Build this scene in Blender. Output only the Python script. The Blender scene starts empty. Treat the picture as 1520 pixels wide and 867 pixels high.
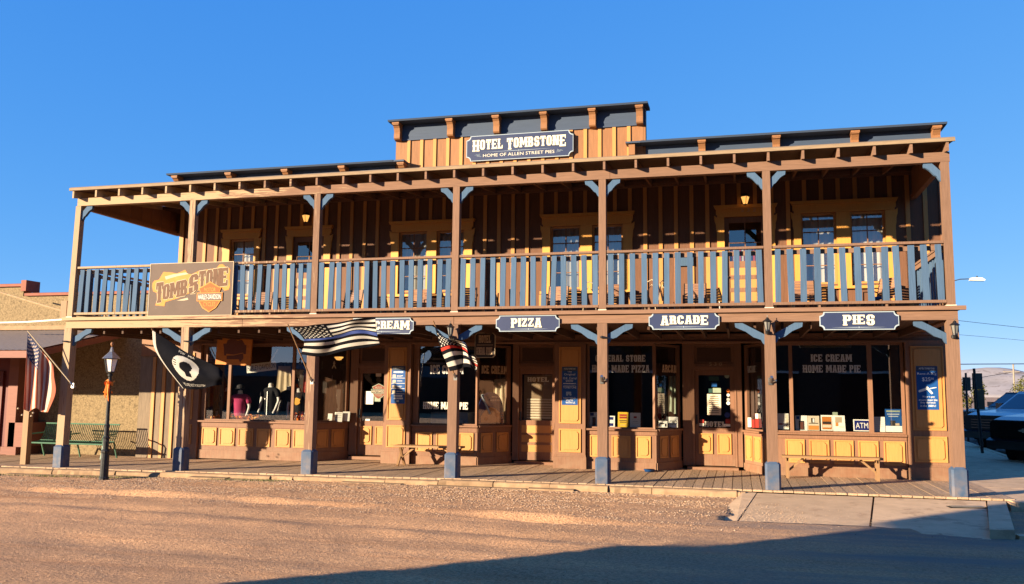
import bpy, bmesh, math, random
from mathutils import Vector, Matrix, noise
random.seed(7)
R = math.radians
S = bpy.context.scene
COL = S.collection
# ------------------------------------------------------------------ camera, sky, sun, exposure
CAM = Vector((14.658, -16.63, 1.693)); YAW, PITCH, ROLL, FPX = R(14.577), R(6.546), R(0.607), 1291.0
_f = Vector((-math.sin(YAW)*math.cos(PITCH), math.cos(YAW)*math.cos(PITCH), math.sin(PITCH)))
_r = Vector((math.cos(YAW), math.sin(YAW), 0)); _u = _r.cross(_f)
RGT = _r*math.cos(ROLL)+_u*math.sin(ROLL); UP = -_r*math.sin(ROLL)+_u*math.cos(ROLL); FWD = _f
cd = bpy.data.cameras.new('camera'); cam = bpy.data.objects.new('camera', cd); COL.objects.link(cam)
cd.sensor_fit = 'HORIZONTAL'; cd.sensor_width = 36; cd.lens = FPX/1520*36; cd.clip_start = .1; cd.clip_end = 20000
m3 = Matrix((RGT, UP, -FWD)).transposed(); cam.matrix_world = Matrix.Translation(CAM) @ m3.to_4x4(); S.camera = cam
SUN = Vector((-1.048, -1.0, 0.277)).normalized()       # towards the sun
EL = math.asin(SUN.z); AZ = math.atan2(SUN.x, SUN.y)
w = bpy.data.worlds.new('World'); S.world = w; w.use_nodes = True; nt = w.node_tree
sky = nt.nodes.new('ShaderNodeTexSky'); sky.sky_type = 'NISHITA'; sky.sun_disc = False
sky.sun_elevation = EL; sky.sun_rotation = AZ; sky.altitude = 3000; sky.air_density = .5; sky.dust_density = 0; sky.ozone_density = 4.0
sc_ = nt.nodes.new('ShaderNodeSeparateColor'); cc_ = nt.nodes.new('ShaderNodeCombineColor'); nt.links.new(sky.outputs[0], sc_.inputs[0])
for i_, (p_, k_) in enumerate(((.95, .90), (.46, 1.22), (.16, 2.42))):      # a clear desert sky: deep blue, little whitening at the horizon
    pw = nt.nodes.new('ShaderNodeMath'); pw.operation = 'POWER'; pw.inputs[1].default_value = p_; nt.links.new(sc_.outputs[i_], pw.inputs[0])
    ml = nt.nodes.new('ShaderNodeMath'); ml.operation = 'MULTIPLY'; ml.inputs[1].default_value = k_; nt.links.new(pw.outputs[0], ml.inputs[0]); nt.links.new(ml.outputs[0], cc_.inputs[i_])
bg = nt.nodes['Background']; bg.inputs[1].default_value = .10; nt.links.new(cc_.outputs[0], bg.inputs[0])
ld = bpy.data.lights.new('sun', 'SUN'); ld.energy = 5.0; ld.angle = R(.55); ld.color = (1, .82, .58)
lo = bpy.data.objects.new('sun', ld); COL.objects.link(lo); lo.rotation_euler = SUN.to_track_quat('Z', 'Y').to_euler(); lo.location = (0, -30, 30)
S.view_settings.view_transform = 'Standard'; S.view_settings.look = 'None'; S.view_settings.exposure = 1.7; S.view_settings.gamma = 1
S.cycles.max_bounces = 8; S.cycles.transparent_max_bounces = 12; S.cycles.caustics_reflective = False; S.cycles.caustics_refractive = False

def ray(px, py): return RGT*((px-760)/FPX)+UP*((433.5-py)/FPX)+FWD
def P(px, py, Y):                                       # point of the photograph on the vertical plane y = Y
    d = ray(px, py); return CAM+d*((Y-CAM.y)/d.y)
def G(px, py, z):
    d = ray(px, py); return CAM+d*((z-CAM.z)/d.z)

# ------------------------------------------------------------------ materials
EARTH = ('plank', 'concrete', 'gravel', 'sandstone', 'paper', 'glass', 'stucco', 'hill', 'grass', 'lamp', 'mannequin')
def mat(name, col, rough=.6, var=.12, grain=None, bump=.15, metal=0, wear=None, dirt=0, spec=.22, nscale=6, rnd=.08, emis=None, left_wear=False):
    if not any(e in name for e in EARTH):
        col = tuple(c*.70 for c in col)
        if wear: wear = (tuple(c*.70 for c in wear[0]), *wear[1:])
    m = bpy.data.materials.new(name); m.use_nodes = True; n = m.node_tree.nodes; l = m.node_tree.links
    b = n['Principled BSDF']; b.inputs['Roughness'].default_value = rough; b.inputs['Metallic'].default_value = metal
    b.inputs['Specular IOR Level'].default_value = spec
    geo = n.new('ShaderNodeNewGeometry'); mp = n.new('ShaderNodeMapping'); l.new(geo.outputs['Position'], mp.inputs['Vector'])
    mp.inputs['Scale'].default_value = {'x': (.8, 14, 14), 'y': (14, .8, 14), 'z': (14, 14, .8), None: (1, 1, 1)}[grain]
    ns = n.new('ShaderNodeTexNoise'); ns.inputs['Scale'].default_value = 4 if grain else nscale; ns.inputs['Detail'].default_value = 6
    ns.inputs['Roughness'].default_value = .65; l.new(mp.outputs[0], ns.inputs['Vector'])
    oi = n.new('ShaderNodeObjectInfo')
    mr = n.new('ShaderNodeMapRange'); mr.inputs['From Min'].default_value = .25; mr.inputs['From Max'].default_value = .75
    mr.inputs['To Min'].default_value = 1-var; mr.inputs['To Max'].default_value = 1+var; l.new(ns.outputs['Fac'], mr.inputs['Value'])
    mo = n.new('ShaderNodeMapRange'); mo.inputs['To Min'].default_value = 1-rnd; mo.inputs['To Max'].default_value = 1+rnd; l.new(oi.outputs['Random'], mo.inputs['Value'])
    mu = n.new('ShaderNodeMath'); mu.operation = 'MULTIPLY'; l.new(mr.outputs[0], mu.inputs[0]); l.new(mo.outputs[0], mu.inputs[1])
    vm = n.new('ShaderNodeVectorMath'); vm.operation = 'SCALE'; vm.inputs[0].default_value = col; l.new(mu.outputs[0], vm.inputs['Scale'])
    out = vm.outputs[0]
    if wear:                                            # paint worn or stained to another colour in patches
        wc, thr, wscale = wear
        n2 = n.new('ShaderNodeTexNoise'); n2.inputs['Scale'].default_value = wscale; n2.inputs['Detail'].default_value = 8; n2.inputs['Roughness'].default_value = .7
        l.new((mp if grain else geo).outputs[0], n2.inputs['Vector'])
        r2 = n.new('ShaderNodeMapRange'); r2.inputs['From Min'].default_value = thr; r2.inputs['From Max'].default_value = thr+.08; l.new(n2.outputs['Fac'], r2.inputs['Value'])
        fac = r2.outputs[0]
        if left_wear:
            sp = n.new('ShaderNodeSeparateXYZ'); l.new(geo.outputs['Position'], sp.inputs[0])
            r3 = n.new('ShaderNodeMapRange'); r3.inputs['From Min'].default_value = 9; r3.inputs['From Max'].default_value = 1.5
            r3.inputs['To Min'].default_value = 0; r3.inputs['To Max'].default_value = .38; l.new(sp.outputs[0], r3.inputs['Value'])
            ad = n.new('ShaderNodeMath'); ad.operation = 'ADD'; l.new(n2.outputs['Fac'], ad.inputs[0]); l.new(r3.outputs[0], ad.inputs[1]); l.new(ad.outputs[0], r2.inputs['Value'])
        mx = n.new('ShaderNodeMix'); mx.data_type = 'RGBA'; l.new(fac, mx.inputs[0]); l.new(out, mx.inputs[6]); mx.inputs[7].default_value = (*wc, 1); out = mx.outputs[2]
    if dirt:                                            # street dust splashed on the lowest hand's breadth of the walls
        sz = n.new('ShaderNodeSeparateXYZ'); l.new(geo.outputs['Position'], sz.inputs[0]); rz_ = n.new('ShaderNodeMapRange')
        rz_.inputs['From Min'].default_value = .55; rz_.inputs['From Max'].default_value = 0; rz_.inputs['To Max'].default_value = dirt; l.new(sz.outputs[2], rz_.inputs['Value'])
        n3 = n.new('ShaderNodeTexNoise'); n3.inputs['Scale'].default_value = 7; n3.inputs['Detail'].default_value = 8; l.new(geo.outputs['Position'], n3.inputs['Vector'])
        m3_ = n.new('ShaderNodeMath'); m3_.operation = 'MULTIPLY'; l.new(rz_.outputs[0], m3_.inputs[0]); r5 = n.new('ShaderNodeMapRange'); r5.inputs['From Min'].default_value = .35; r5.inputs['From Max'].default_value = .65; l.new(n3.outputs['Fac'], r5.inputs['Value']); l.new(r5.outputs[0], m3_.inputs[1])
        mx2 = n.new('ShaderNodeMix'); mx2.data_type = 'RGBA'; l.new(m3_.outputs[0], mx2.inputs[0]); l.new(out, mx2.inputs[6]); mx2.inputs[7].default_value = (.26, .175, .11, 1); out = mx2.outputs[2]
    l.new(out, b.inputs['Base Color'])
    if bump:
        bp = n.new('ShaderNodeBump'); bp.inputs['Strength'].default_value = bump; bp.inputs['Distance'].default_value = .01
        l.new(ns.outputs['Fac'], bp.inputs['Height']); l.new(bp.outputs[0], b.inputs['Normal'])
    if emis:
        b.inputs['Emission Color'].default_value = (*emis[0], 1); b.inputs['Emission Strength'].default_value = emis[1]
    return m

BROWN = (.28, .140, .080); YEL = (.63, .295, .088); NAVY = (.045, .085, .16)
M = {}
M['casing'] = mat('mustard_casing_lifted_for_shade', (.80, .385, .085), .5, .10, 'z', .1)  # same mustard paint, brightened to offset the shade under the balcony roof
M['brown'] = mat('brown_paint', BROWN, .6, .20, 'z', .2, dirt=.4, wear=((.16, .08, .05), .70, 1.8))
M['brown_x'] = mat('brown_beam_paint', (.262, .150, .098), .7, .24, 'x', .35, spec=.08, wear=((.50, .35, .21), .70, 2.2), left_wear=True)
M['brown_post'] = mat('brown_post_paint', (.25, .145, .096), .7, .24, 'z', .35, spec=.08, wear=((.46, .32, .20), .72, 2.0), left_wear=True)
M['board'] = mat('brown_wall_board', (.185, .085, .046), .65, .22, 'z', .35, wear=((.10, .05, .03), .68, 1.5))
M['oldboard'] = mat('weathered_wall_board', (.25, .185, .125), .8, .3, 'z', .5, wear=((.12, .085, .06), .62, 1.5))
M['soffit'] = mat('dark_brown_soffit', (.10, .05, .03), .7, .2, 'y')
M['yellow'] = mat('mustard_yellow_paint', YEL, .55, .13, 'z', .2, dirt=.3, wear=((.36, .2, .06), .76, 2.2))
M['yel_door'] = mat('door_panel_yellow', (.66, .325, .11), .45, .08, 'x', .1)
M['navy'] = mat('slate_blue_paint', (.085, .145, .235), .65, .18, 'z', .25, spec=.06, wear=((.13, .18, .25), .74, 1.6))
M['navy_band'] = mat('cornice_blue_paint', (.056, .082, .135), .6, .14, 'x', .2, wear=((.07, .08, .11), .7, 1.6))
M['blueskirt'] = mat('post_base_blue_paint', (.06, .10, .175), .6, .16, None, .25, dirt=.4, wear=((.15, .16, .18), .68, 9))
M['signblue'] = mat('sign_blue_board', (.036, .05, .115), .45, .10, None, .03, nscale=3, rnd=.03)
M['cream'] = mat('cream_lettering', (.80, .74, .58), .5, .05, None, 0, rnd=0)
M['white'] = mat('white_paint', (.78, .76, .70), .5, .05, None, 0, rnd=0)
M['pale_line'] = mat('pale_blue_line', (.42, .50, .55), .5, .05, None, 0, rnd=0)
M['drop'] = mat('letter_shadow_brown', (.10, .09, .06), .6, .05, None, 0, rnd=0)
M['vinyl'] = mat('window_lettering_white', (.62, .60, .56), .6, .05, None, 0, rnd=0)
M['orangewood'] = mat('orange_bracket_wood', (.34, .155, .065), .6, .2, 'z', .3)
M['roofing'] = mat('roof_edge_wood', (.36, .25, .15), .75, .3, 'x', .5, wear=((.16, .11, .08), .62, 3))
M['plank'] = mat('weathered_walk_plank', (.40, .265, .165), .85, .35, 'y', .8, wear=((.19, .125, .08), .60, 2.5), rnd=.16)
M['deck'] = mat('deck_plank', (.34, .21, .13), .7, .25, 'y', .3, rnd=.12)
M['black'] = mat('black_metal', (.012, .012, .013), .4, .1, None, 0, spec=.5)
M['lampblack'] = mat('worn_black_iron', (.035, .036, .037), .45, .2, None, .3, wear=((.16, .145, .12), .57, 14))
M['chrome'] = mat('bare_steel', (.45, .44, .42), .3, .1, None, 0, metal=.9)
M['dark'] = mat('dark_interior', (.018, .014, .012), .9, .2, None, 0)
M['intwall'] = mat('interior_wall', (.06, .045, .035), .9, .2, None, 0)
M['greenmetal'] = mat('green_bench_metal', (.11, .23, .15), .45, .2, None, .1, nscale=20)
M['maroon'] = mat('maroon_paint', (.17, .035, .028), .55, .2, 'z', .2, wear=((.24, .09, .07), .68, 2))
M['maroon_x'] = mat('maroon_beam_paint', (.27, .10, .065), .6, .2, 'x', .25)
M['tile'] = mat('red_clay_coping', (.32, .10, .06), .7, .2, None, .2)
M['wood'] = mat('plain_wood', (.36, .205, .095), .6, .2, 'x', .3)
M['wood_z'] = mat('upright_wood', (.34, .19, .09), .6, .2, 'z', .3)
M['chairwood'] = mat('chair_slat_wood', (.33, .17, .105), .55, .2, 'x', .2)
M['stone'] = mat('sandstone_sill', (.29, .185, .105), .85, .28, None, .7, nscale=5, wear=((.20, .115, .065), .66, 6), rnd=.12)
M['tin'] = mat('corrugated_tin', (.30, .24, .20), .6, .3, 'y', .2)
M['orange'] = mat('orange_foliage', (.95, .24, .03), .6, .3, None, 0, nscale=20)
M['yolk'] = mat('autumn_leaf_yellow', (.95, .48, .06), .6, .3, None, 0, nscale=20)
M['red'] = mat('flag_red', (.34, .045, .022), .8, .15, None, 0)
M['fwhite'] = mat('flag_white', (.50, .46, .40), .9, .1, None, 0, spec=.05)
M['oldred'] = mat('faded_flag_red', (.46, .13, .07), .85, .15, None, 0); M['oldwhite'] = mat('faded_flag_white', (.66, .50, .38), .85, .1, None, 0)
M['fblue'] = mat('flag_blue', (.035, .05, .12), .8, .15, None, 0)
M['fblack'] = mat('flag_black', (.008, .008, .011), .9, .2, None, 0, spec=.03)
M['lineblue'] = mat('thin_line_blue', (.035, .06, .22), .75, .1, None, 0)
M['linered'] = mat('thin_line_red', (.55, .035, .02), .75, .1, None, 0)
M['paper'] = mat('white_paper', (.72, .69, .60), .8, .06, None, 0)
M['paper2'] = mat('cream_paper', (.60, .50, .36), .8, .1, None, 0)
M['ink'] = mat('black_print', (.03, .03, .03), .7, .05, None, 0)
M['bluep'] = mat('blue_print', (.015, .09, .30), .4, .15, None, 0, nscale=4)
M['atmblue'] = mat('atm_blue', (.015, .022, .16), .4, .05, None, 0)
M['redp'] = mat('red_print', (.42, .04, .025), .6, .1, None, 0)
M['yelp'] = mat('yellow_print', (.85, .52, .03), .5, .05, None, 0)
M['pink'] = mat('pink_shirt', (.55, .05, .16), .8, .15, None, 0)
M['blackcloth'] = mat('black_shirt', (.015, .015, .018), .85, .2, None, 0)
M['skinwhite'] = mat('mannequin_white', (.62, .60, .56), .4, .05, None, 0)
M['signbrown'] = mat('banner_brown', (.15, .105, .082), .62, .12, None, .05, spec=.12, nscale=2, wear=((.22, .17, .13), .64, 2.5))
M['bannerorange'] = mat('banner_orange', (.72, .28, .06), .7, .18, None, 0, nscale=5)
M['bannertan'] = mat('banner_tan_outline', (.60, .47, .30), .7, .1, None, 0)
M['bannerletter'] = mat('banner_letter_brown', (.17, .085, .045), .7, .15, None, 0)
M['shield'] = mat('shield_orange', (.55, .11, .025), .7, .1, None, 0)
M['hangorange'] = mat('hanging_sign_orange_wood', (.60, .20, .03), .6, .25, 'x', .2)
M['hangdark'] = mat('hanging_sign_emblem', (.16, .05, .03), .6, .1, None, 0)
M['ribdark'] = mat('dark_sign_board', (.045, .03, .022), .5, .1, None, .1)
M['goldletter'] = mat('faded_gold_lettering', (.66, .45, .27), .5, .1, None, 0)
M['curtain'] = mat('white_curtain', (.62, .58, .50), .9, .1, 'z', 0)
M['greycurtain'] = mat('grey_curtain', (.42, .41, .38), .9, .15, 'z', 0)
M['concrete'] = mat('concrete_slab', (.58, .39, .235), .85, .16, None, .35, nscale=3, wear=((.44, .285, .17), .54, 2.4))
M['frost'] = mat('frosted_lamp_glass', (.85, .78, .68), .35, .05, None, 0)
M['lanternglass'] = mat('grey_lantern_pane', (.22, .21, .19), .3, .1, None, 0)
M['glow'] = mat('lit_lamp_glass', (.8, .5, .2), .4, .05, None, 0, emis=((1, .45, .10), .42))
M['blind'] = mat('pale_door_blind', (.32, .22, .13), .7, .1, 'x', .1)

def glassmat(name, tint=(.85, .86, .86), refl=.10, rough=.01):
    m = bpy.data.materials.new(name); m.use_nodes = True; n = m.node_tree.nodes; l = m.node_tree.links
    for x in list(n):
        if x.type == 'BSDF_PRINCIPLED': n.remove(x)
    o = n['Material Output']; t = n.new('ShaderNodeBsdfTransparent'); t.inputs[0].default_value = (*tint, 1)
    g = n.new('ShaderNodeBsdfGlossy'); g.inputs['Roughness'].default_value = rough; g.inputs[0].default_value = (.95, .97, 1, 1)
    lw = n.new('ShaderNodeLayerWeight'); lw.inputs[0].default_value = .5; fr = n.new('ShaderNodeMath'); fr.operation = 'POWER'; fr.inputs[1].default_value = 4.0; l.new(lw.outputs['Facing'], fr.inputs[0])
    a = n.new('ShaderNodeMath'); a.operation = 'ADD'; a.inputs[1].default_value = refl; l.new(fr.outputs[0], a.inputs[0])
    geo = n.new('ShaderNodeNewGeometry'); ns = n.new('ShaderNodeTexNoise'); ns.inputs['Scale'].default_value = 1.1; l.new(geo.outputs['Position'], ns.inputs['Vector'])
    bp = n.new('ShaderNodeBump'); bp.inputs['Strength'].default_value = .03; bp.inputs['Distance'].default_value = .02; l.new(ns.outputs['Fac'], bp.inputs['Height']); l.new(bp.outputs[0], g.inputs['Normal'])
    m.use_transparent_shadow = True
    mx = n.new('ShaderNodeMixShader'); l.new(a.outputs[0], mx.inputs[0]); l.new(t.outputs[0], mx.inputs[1]); l.new(g.outputs[0], mx.inputs[2]); l.new(mx.outputs[0], o.inputs[0])
    return m
M['glass'] = glassmat('window_glass', (.88, .89, .88), .17)
M['carglass'] = glassmat('car_glass', (.12, .13, .14), .10)

# ------------------------------------------------------------------ mesh building
ROOT = {}
class MB:
    def __init__(s, Mx=None): s.v = []; s.f = []; s.mi = []; s.M = Mx
    def add(s, vs, fs, mi=0):
        k = len(s.v); s.v += [tuple(s.M @ Vector(v)) if s.M else tuple(v) for v in vs]
        s.f += [tuple(i+k for i in f) for f in fs]; s.mi += [mi]*len(fs); return s
    def box(s, x0, x1, y0, y1, z0, z1, mi=0):
        v = [(x, y, z) for z in (z0, z1) for y in (y0, y1) for x in (x0, x1)]
        return s.add(v, [(0, 2, 3, 1), (4, 5, 7, 6), (0, 1, 5, 4), (2, 6, 7, 3), (0, 4, 6, 2), (1, 3, 7, 5)], mi)
    def bar(s, a, b, w, h, mi=0, up=(0, 0, 1)):         # box along a-b
        a = Vector(a); b = Vector(b); d = (b-a).normalized(); u = Vector(up); sd = d.cross(u)
        if sd.length < 1e-4: sd = d.cross(Vector((0, 1, 0)))
        sd.normalize(); u = sd.cross(d)
        v = [p+sd*(w/2*i)+u*(h/2*j) for p in (a, b) for j in (-1, 1) for i in (-1, 1)]
        return s.add(v, [(0, 1, 3, 2), (4, 6, 7, 5), (0, 4, 5, 1), (2, 3, 7, 6), (0, 2, 6, 4), (1, 5, 7, 3)], mi)
    def tube(s, pts, r, n=8, mi=0, cap=True):
        pts = [Vector(p) for p in pts]; rr = r if isinstance(r, (list, tuple)) else [r]*len(pts); k = len(pts); vs = []; fs = []
        pu = None
        for i, p in enumerate(pts):
            d = (pts[min(i+1, k-1)]-pts[max(i-1, 0)]).normalized()
            if pu is None:
                pu = d.cross(Vector((0, 0, 1)));
                if pu.length < .05: pu = d.cross(Vector((0, 1, 0)))
            pu = (pu-d*pu.dot(d)).normalized(); q = d.cross(pu)
            for j in range(n):
                a = 2*math.pi*j/n; vs.append(p+(pu*math.cos(a)+q*math.sin(a))*rr[i])
        for i in range(k-1):
            for j in range(n): fs.append((i*n+j, i*n+(j+1) % n, (i+1)*n+(j+1) % n, (i+1)*n+j))
        if cap: fs.append(tuple(range(n))[::-1]); fs.append(tuple((k-1)*n+j for j in range(n)))
        return s.add(vs, fs, mi)
    def lathe(s, prof, c=(0, 0), n=16, mi=0):           # prof [(r, z)]
        return s.tube([(c[0], c[1], z) for r, z in prof], [max(r, 1e-4) for r, z in prof], n, mi)
    def prism(s, poly, y0, y1, mi=0):                   # polygon in x-z, depth along y
        n = len(poly); v = [(x, y0, z) for x, z in poly]+[(x, y1, z) for x, z in poly]
        return s.add(v, [tuple(range(n)), tuple(range(2*n-1, n-1, -1))]+[(i, i+n, (i+1) % n+n, (i+1) % n) for i in range(n)], mi)
    def prism_x(s, poly, x0, x1, mi=0):                 # polygon in y-z, along x
        n = len(poly); v = [(x0, y, z) for y, z in poly]+[(x1, y, z) for y, z in poly]
        return s.add(v, [tuple(range(n)), tuple(range(2*n-1, n-1, -1))]+[(i, i+n, (i+1) % n+n, (i+1) % n) for i in range(n)], mi)
    def face(s, poly, y, mi=0): return s.add([(x, y, z) for x, z in poly], [tuple(range(len(poly)))], mi)
    def mesh(s, name, mats, off=Vector((0, 0, 0)), smooth=False, recalc=True):
        me = bpy.data.meshes.new(name); me.from_pydata([(v[0]-off[0], v[1]-off[1], v[2]-off[2]) for v in s.v], [], s.f)
        for m in (mats if isinstance(mats, (list, tuple)) else [mats]): me.materials.append(M[m] if isinstance(m, str) else m)
        me.polygons.foreach_set('material_index', s.mi)
        if recalc:
            b = bmesh.new(); b.from_mesh(me); bmesh.ops.recalc_face_normals(b, faces=b.faces); b.to_mesh(me); b.free()
        if smooth:
            for p in me.polygons: p.use_smooth = True
        me.update(); return me
    def build(s, name, mats, parent=None, smooth=False, recalc=True):
        off = ROOT.get(parent.name, Vector((0, 0, 0))) if parent else Vector((0, 0, 0))
        o = bpy.data.objects.new(name, s.mesh(name, mats, off, smooth, recalc)); COL.objects.link(o)
        if parent: o.parent = parent; ROOT[o.name] = off
        return o
def thing(name, label, cat, loc=(0, 0, 0), group=None, local=False):
    o = bpy.data.objects.new(name, None); COL.objects.link(o); o.location = loc; o.empty_display_size = .3
    ROOT[o.name] = Vector((0, 0, 0)) if local else Vector(loc); tag(o, label, cat, group); return o
def tag(o, label=None, cat=None, group=None, kind=None):
    if label: o['label'] = label
    if cat: o['category'] = cat
    if group: o['group'] = group
    if kind: o['kind'] = kind
    return o
def struct(o): o['kind'] = 'structure'; return o
def inst(me, name, parent, loc, rot=(0, 0, 0), scale=(1, 1, 1)):   # another object sharing the mesh, at a world location
    o = bpy.data.objects.new(name, me); COL.objects.link(o); off = ROOT.get(parent.name, Vector((0, 0, 0))) if parent else Vector((0, 0, 0))
    o.location = Vector(loc)-off; o.rotation_euler = rot; o.scale = scale
    if parent: o.parent = parent
    return o
def box(name, x0, x1, y0, y1, z0, z1, m, parent=None, Mx=None): return MB(Mx).box(x0, x1, y0, y1, z0, z1).build(name, m, parent)
def copy_tree(o, parent=None):
    c = o.copy(); COL.objects.link(c); c.parent = parent
    for ch in list(o.children): copy_tree(ch, c)
    return c
def frame(x0, y0, x1, y1):                              # local x along the wall, local y into the building
    d = Vector((x1-x0, y1-y0, 0)); L = d.length; d.normalize(); n = Vector((-d.y, d.x, 0))
    return Matrix(((d.x, n.x, 0, x0), (d.y, n.y, 0, y0), (0, 0, 1, 0), (0, 0, 0, 1))), L
I4 = Matrix.Identity(4)

# ------------------------------------------------------------------ western slab lettering
def glyph(ch):
    t = .27; s = .11; e = .055; W = .66; p = []
    def r(x0, x1, y0, y1): p.append([(x0, y0), (x1, y0), (x1, y1), (x0, y1)])
    def stem(x, y0=0., y1=1., top=True, bot=True, sp=True):
        r(x, x+t, y0, y1)
        if bot: r(x-e, x+t+e, y0, y0+s)
        if top: r(x-e, x+t+e, y1-s, y1)
        if sp: p.append([(x-.06, .5), (x, .42), (x, .58)]); p.append([(x+t+.06, .5), (x+t, .58), (x+t, .42)])
    def ring(x0, x1, y0, y1, t=t, c=.16, skip=(), v=.17):
        o = [(x0+c, y0), (x1-c, y0), (x1, y0+c), (x1, y1-c), (x1-c, y1), (x0+c, y1), (x0, y1-c), (x0, y0+c)]; c2 = .03
        i = [(x0+t+c2, y0+v), (x1-t-c2, y0+v), (x1-t, y0+v+c2), (x1-t, y1-v-c2), (x1-t-c2, y1-v), (x0+t+c2, y1-v), (x0+t, y1-v-c2), (x0+t, y0+v+c2)]
        for k in range(8):
            if k not in skip: j = (k+1) % 8; p.append([o[k], o[j], i[j], i[k]])
    if ch == 'I': W = .27; stem(0)
    elif ch == 'H': stem(0); stem(W-t+.06); r(t, W-t+.06, .42, .58); W += .06
    elif ch == 'L': stem(0); r(t, W-.03, 0, .17); r(W-.15, W-.03, .17, .34); W -= .03
    elif ch == 'T': stem(W/2-t/2, top=False); r(0, W, .83, 1); r(0, .11, .66, .83); r(W-.11, W, .66, .83)
    elif ch == 'E': stem(0); r(t, W, 0, .17); r(t, W, .83, 1); r(t, W-.14, .43, .57); r(W-.11, W, .17, .32); r(W-.11, W, .68, .83)
    elif ch == 'N': W = .78; stem(0); stem(W-t); p.append([(t*.6, 1), (t*1.4, 1), (W-t*.6, 0), (W-t*1.4, 0)])
    elif ch == 'M': W = .98; stem(0); stem(W-t); p.append([(t*.6, 1), (t*1.3, 1), (W/2+.08, .2), (W/2-.08, .2)]); p.append([(W-t*.6, 1), (W-t*1.3, 1), (W/2-.08, .2), (W/2+.08, .2)])
    elif ch == 'A':
        W = .74; p.append([(0, 0), (t, 0), (W/2+.02, 1), (W/2-.17, 1)]); p.append([(W-t, 0), (W, 0), (W/2+.17, 1), (W/2-.02, 1)]); r(.2, W-.2, .26, .40)
        r(-.04, t+.06, 0, s); r(W-t-.06, W+.04, 0, s); r(W/2-.24, W/2+.24, .9, 1)
    elif ch == 'O': ring(0, W, 0, 1)
    elif ch == 'C': ring(0, W, 0, 1, skip=(2,)); r(W-t, W, .64, .84); r(W-t, W, .16, .34)
    elif ch == 'G': ring(0, W, 0, 1, skip=(2,)); r(W-t, W, .66, .84); r(W-t-.06, W+.04, .34, .48); r(W-t, W, .16, .34)
    elif ch == 'D': stem(0); ring(0.05, W, 0, 1, skip=(6, 5))
    elif ch == 'P': stem(0); ring(0.05, W, .42, 1, v=.14, skip=(6,))
    elif ch == 'B': stem(0); ring(0.05, W-.02, .46, 1, v=.14, skip=(6,)); ring(0.05, W, 0, .56, v=.14, skip=(6,))
    elif ch == 'R': stem(0); ring(0.05, W-.02, .42, 1, v=.14, skip=(6,)); r(W-t, W, 0, .46); r(W-t-.03, W+.05, 0, s)
    elif ch == 'S':
        ring(0, W, .44, 1, v=.14, skip=(2,)); ring(0, W, 0, .56, v=.14, skip=(6,)); r(W-t, W, .68, .86); r(0, t, .14, .34)
    elif ch == 'Z': r(0, W, .83, 1); r(0, W, 0, .17); p.append([(0, .17), (t, .17), (W, .83), (W-t, .83)]); r(0, .11, .66, .83); r(W-.11, W, .17, .34)
    elif ch == '-': W = .4; r(0, W, .42, .58)
    else: W = .3
    return W, p
def western(mb, text, x0, x1, z0, z1, y, mi=0, big=1.0, f=None, gap=.13, step=.00025):
    ws = [glyph(c) for c in text]; tot = sum((big if (k == 0 or text[k-1] == ' ' or k == len(text)-1) else 1)*g[0] for k, g in enumerate(ws))+gap*(len(text)-1)
    sx = (x1-x0)/tot; x = 0; c = 0
    for k, (W, ps) in enumerate(ws):
        bs = big if (k == 0 or text[k-1] == ' ' or k == len(text)-1) else 1
        for q in ps:
            c += 1; pts = []
            for a, b in q:
                X = x0+(x+a*bs)*sx; Z = z1-(1-b)*bs*(z1-z0)
                pts.append((X, Z) if f is None else f(X, Z))
            mb.face(pts, y-c*step, mi)
        x += W*bs+gap
_tc = {}
def textpoly(txt):                                      # plain sans lettering as (verts, faces), 0..width, cap height 1
    if txt in _tc: return _tc[txt]
    cu = bpy.data.curves.new('t', 'FONT'); cu.body = txt; cu.size = 1; cu.offset = 0; cu.resolution_u = 2; o = bpy.data.objects.new('t', cu)
    me = bpy.data.meshes.new_from_object(o); vs = [tuple(v.co) for v in me.vertices]; fs = [tuple(p.vertices) for p in me.polygons]
    bpy.data.objects.remove(o); bpy.data.curves.remove(cu); bpy.data.meshes.remove(me)
    if vs:
        x0 = min(v[0] for v in vs); x1 = max(v[0] for v in vs); z0 = min(v[1] for v in vs); z1 = max(v[1] for v in vs)
        vs = [((v[0]-x0)/(x1-x0), (v[1]-z0)/(z1-z0)) for v in vs]
    _tc[txt] = (vs, fs); return _tc[txt]
def plain(mb, txt, x0, x1, z0, z1, y, mi=0, f=None):
    vs, fs = textpoly(txt); out = []
    for a, b in vs:
        q = (x0+a*(x1-x0), z0+b*(z1-z0)); q = f(*q) if f else q; out.append((q[0], y, q[1]))
    mb.add(out, fs, mi)
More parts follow.
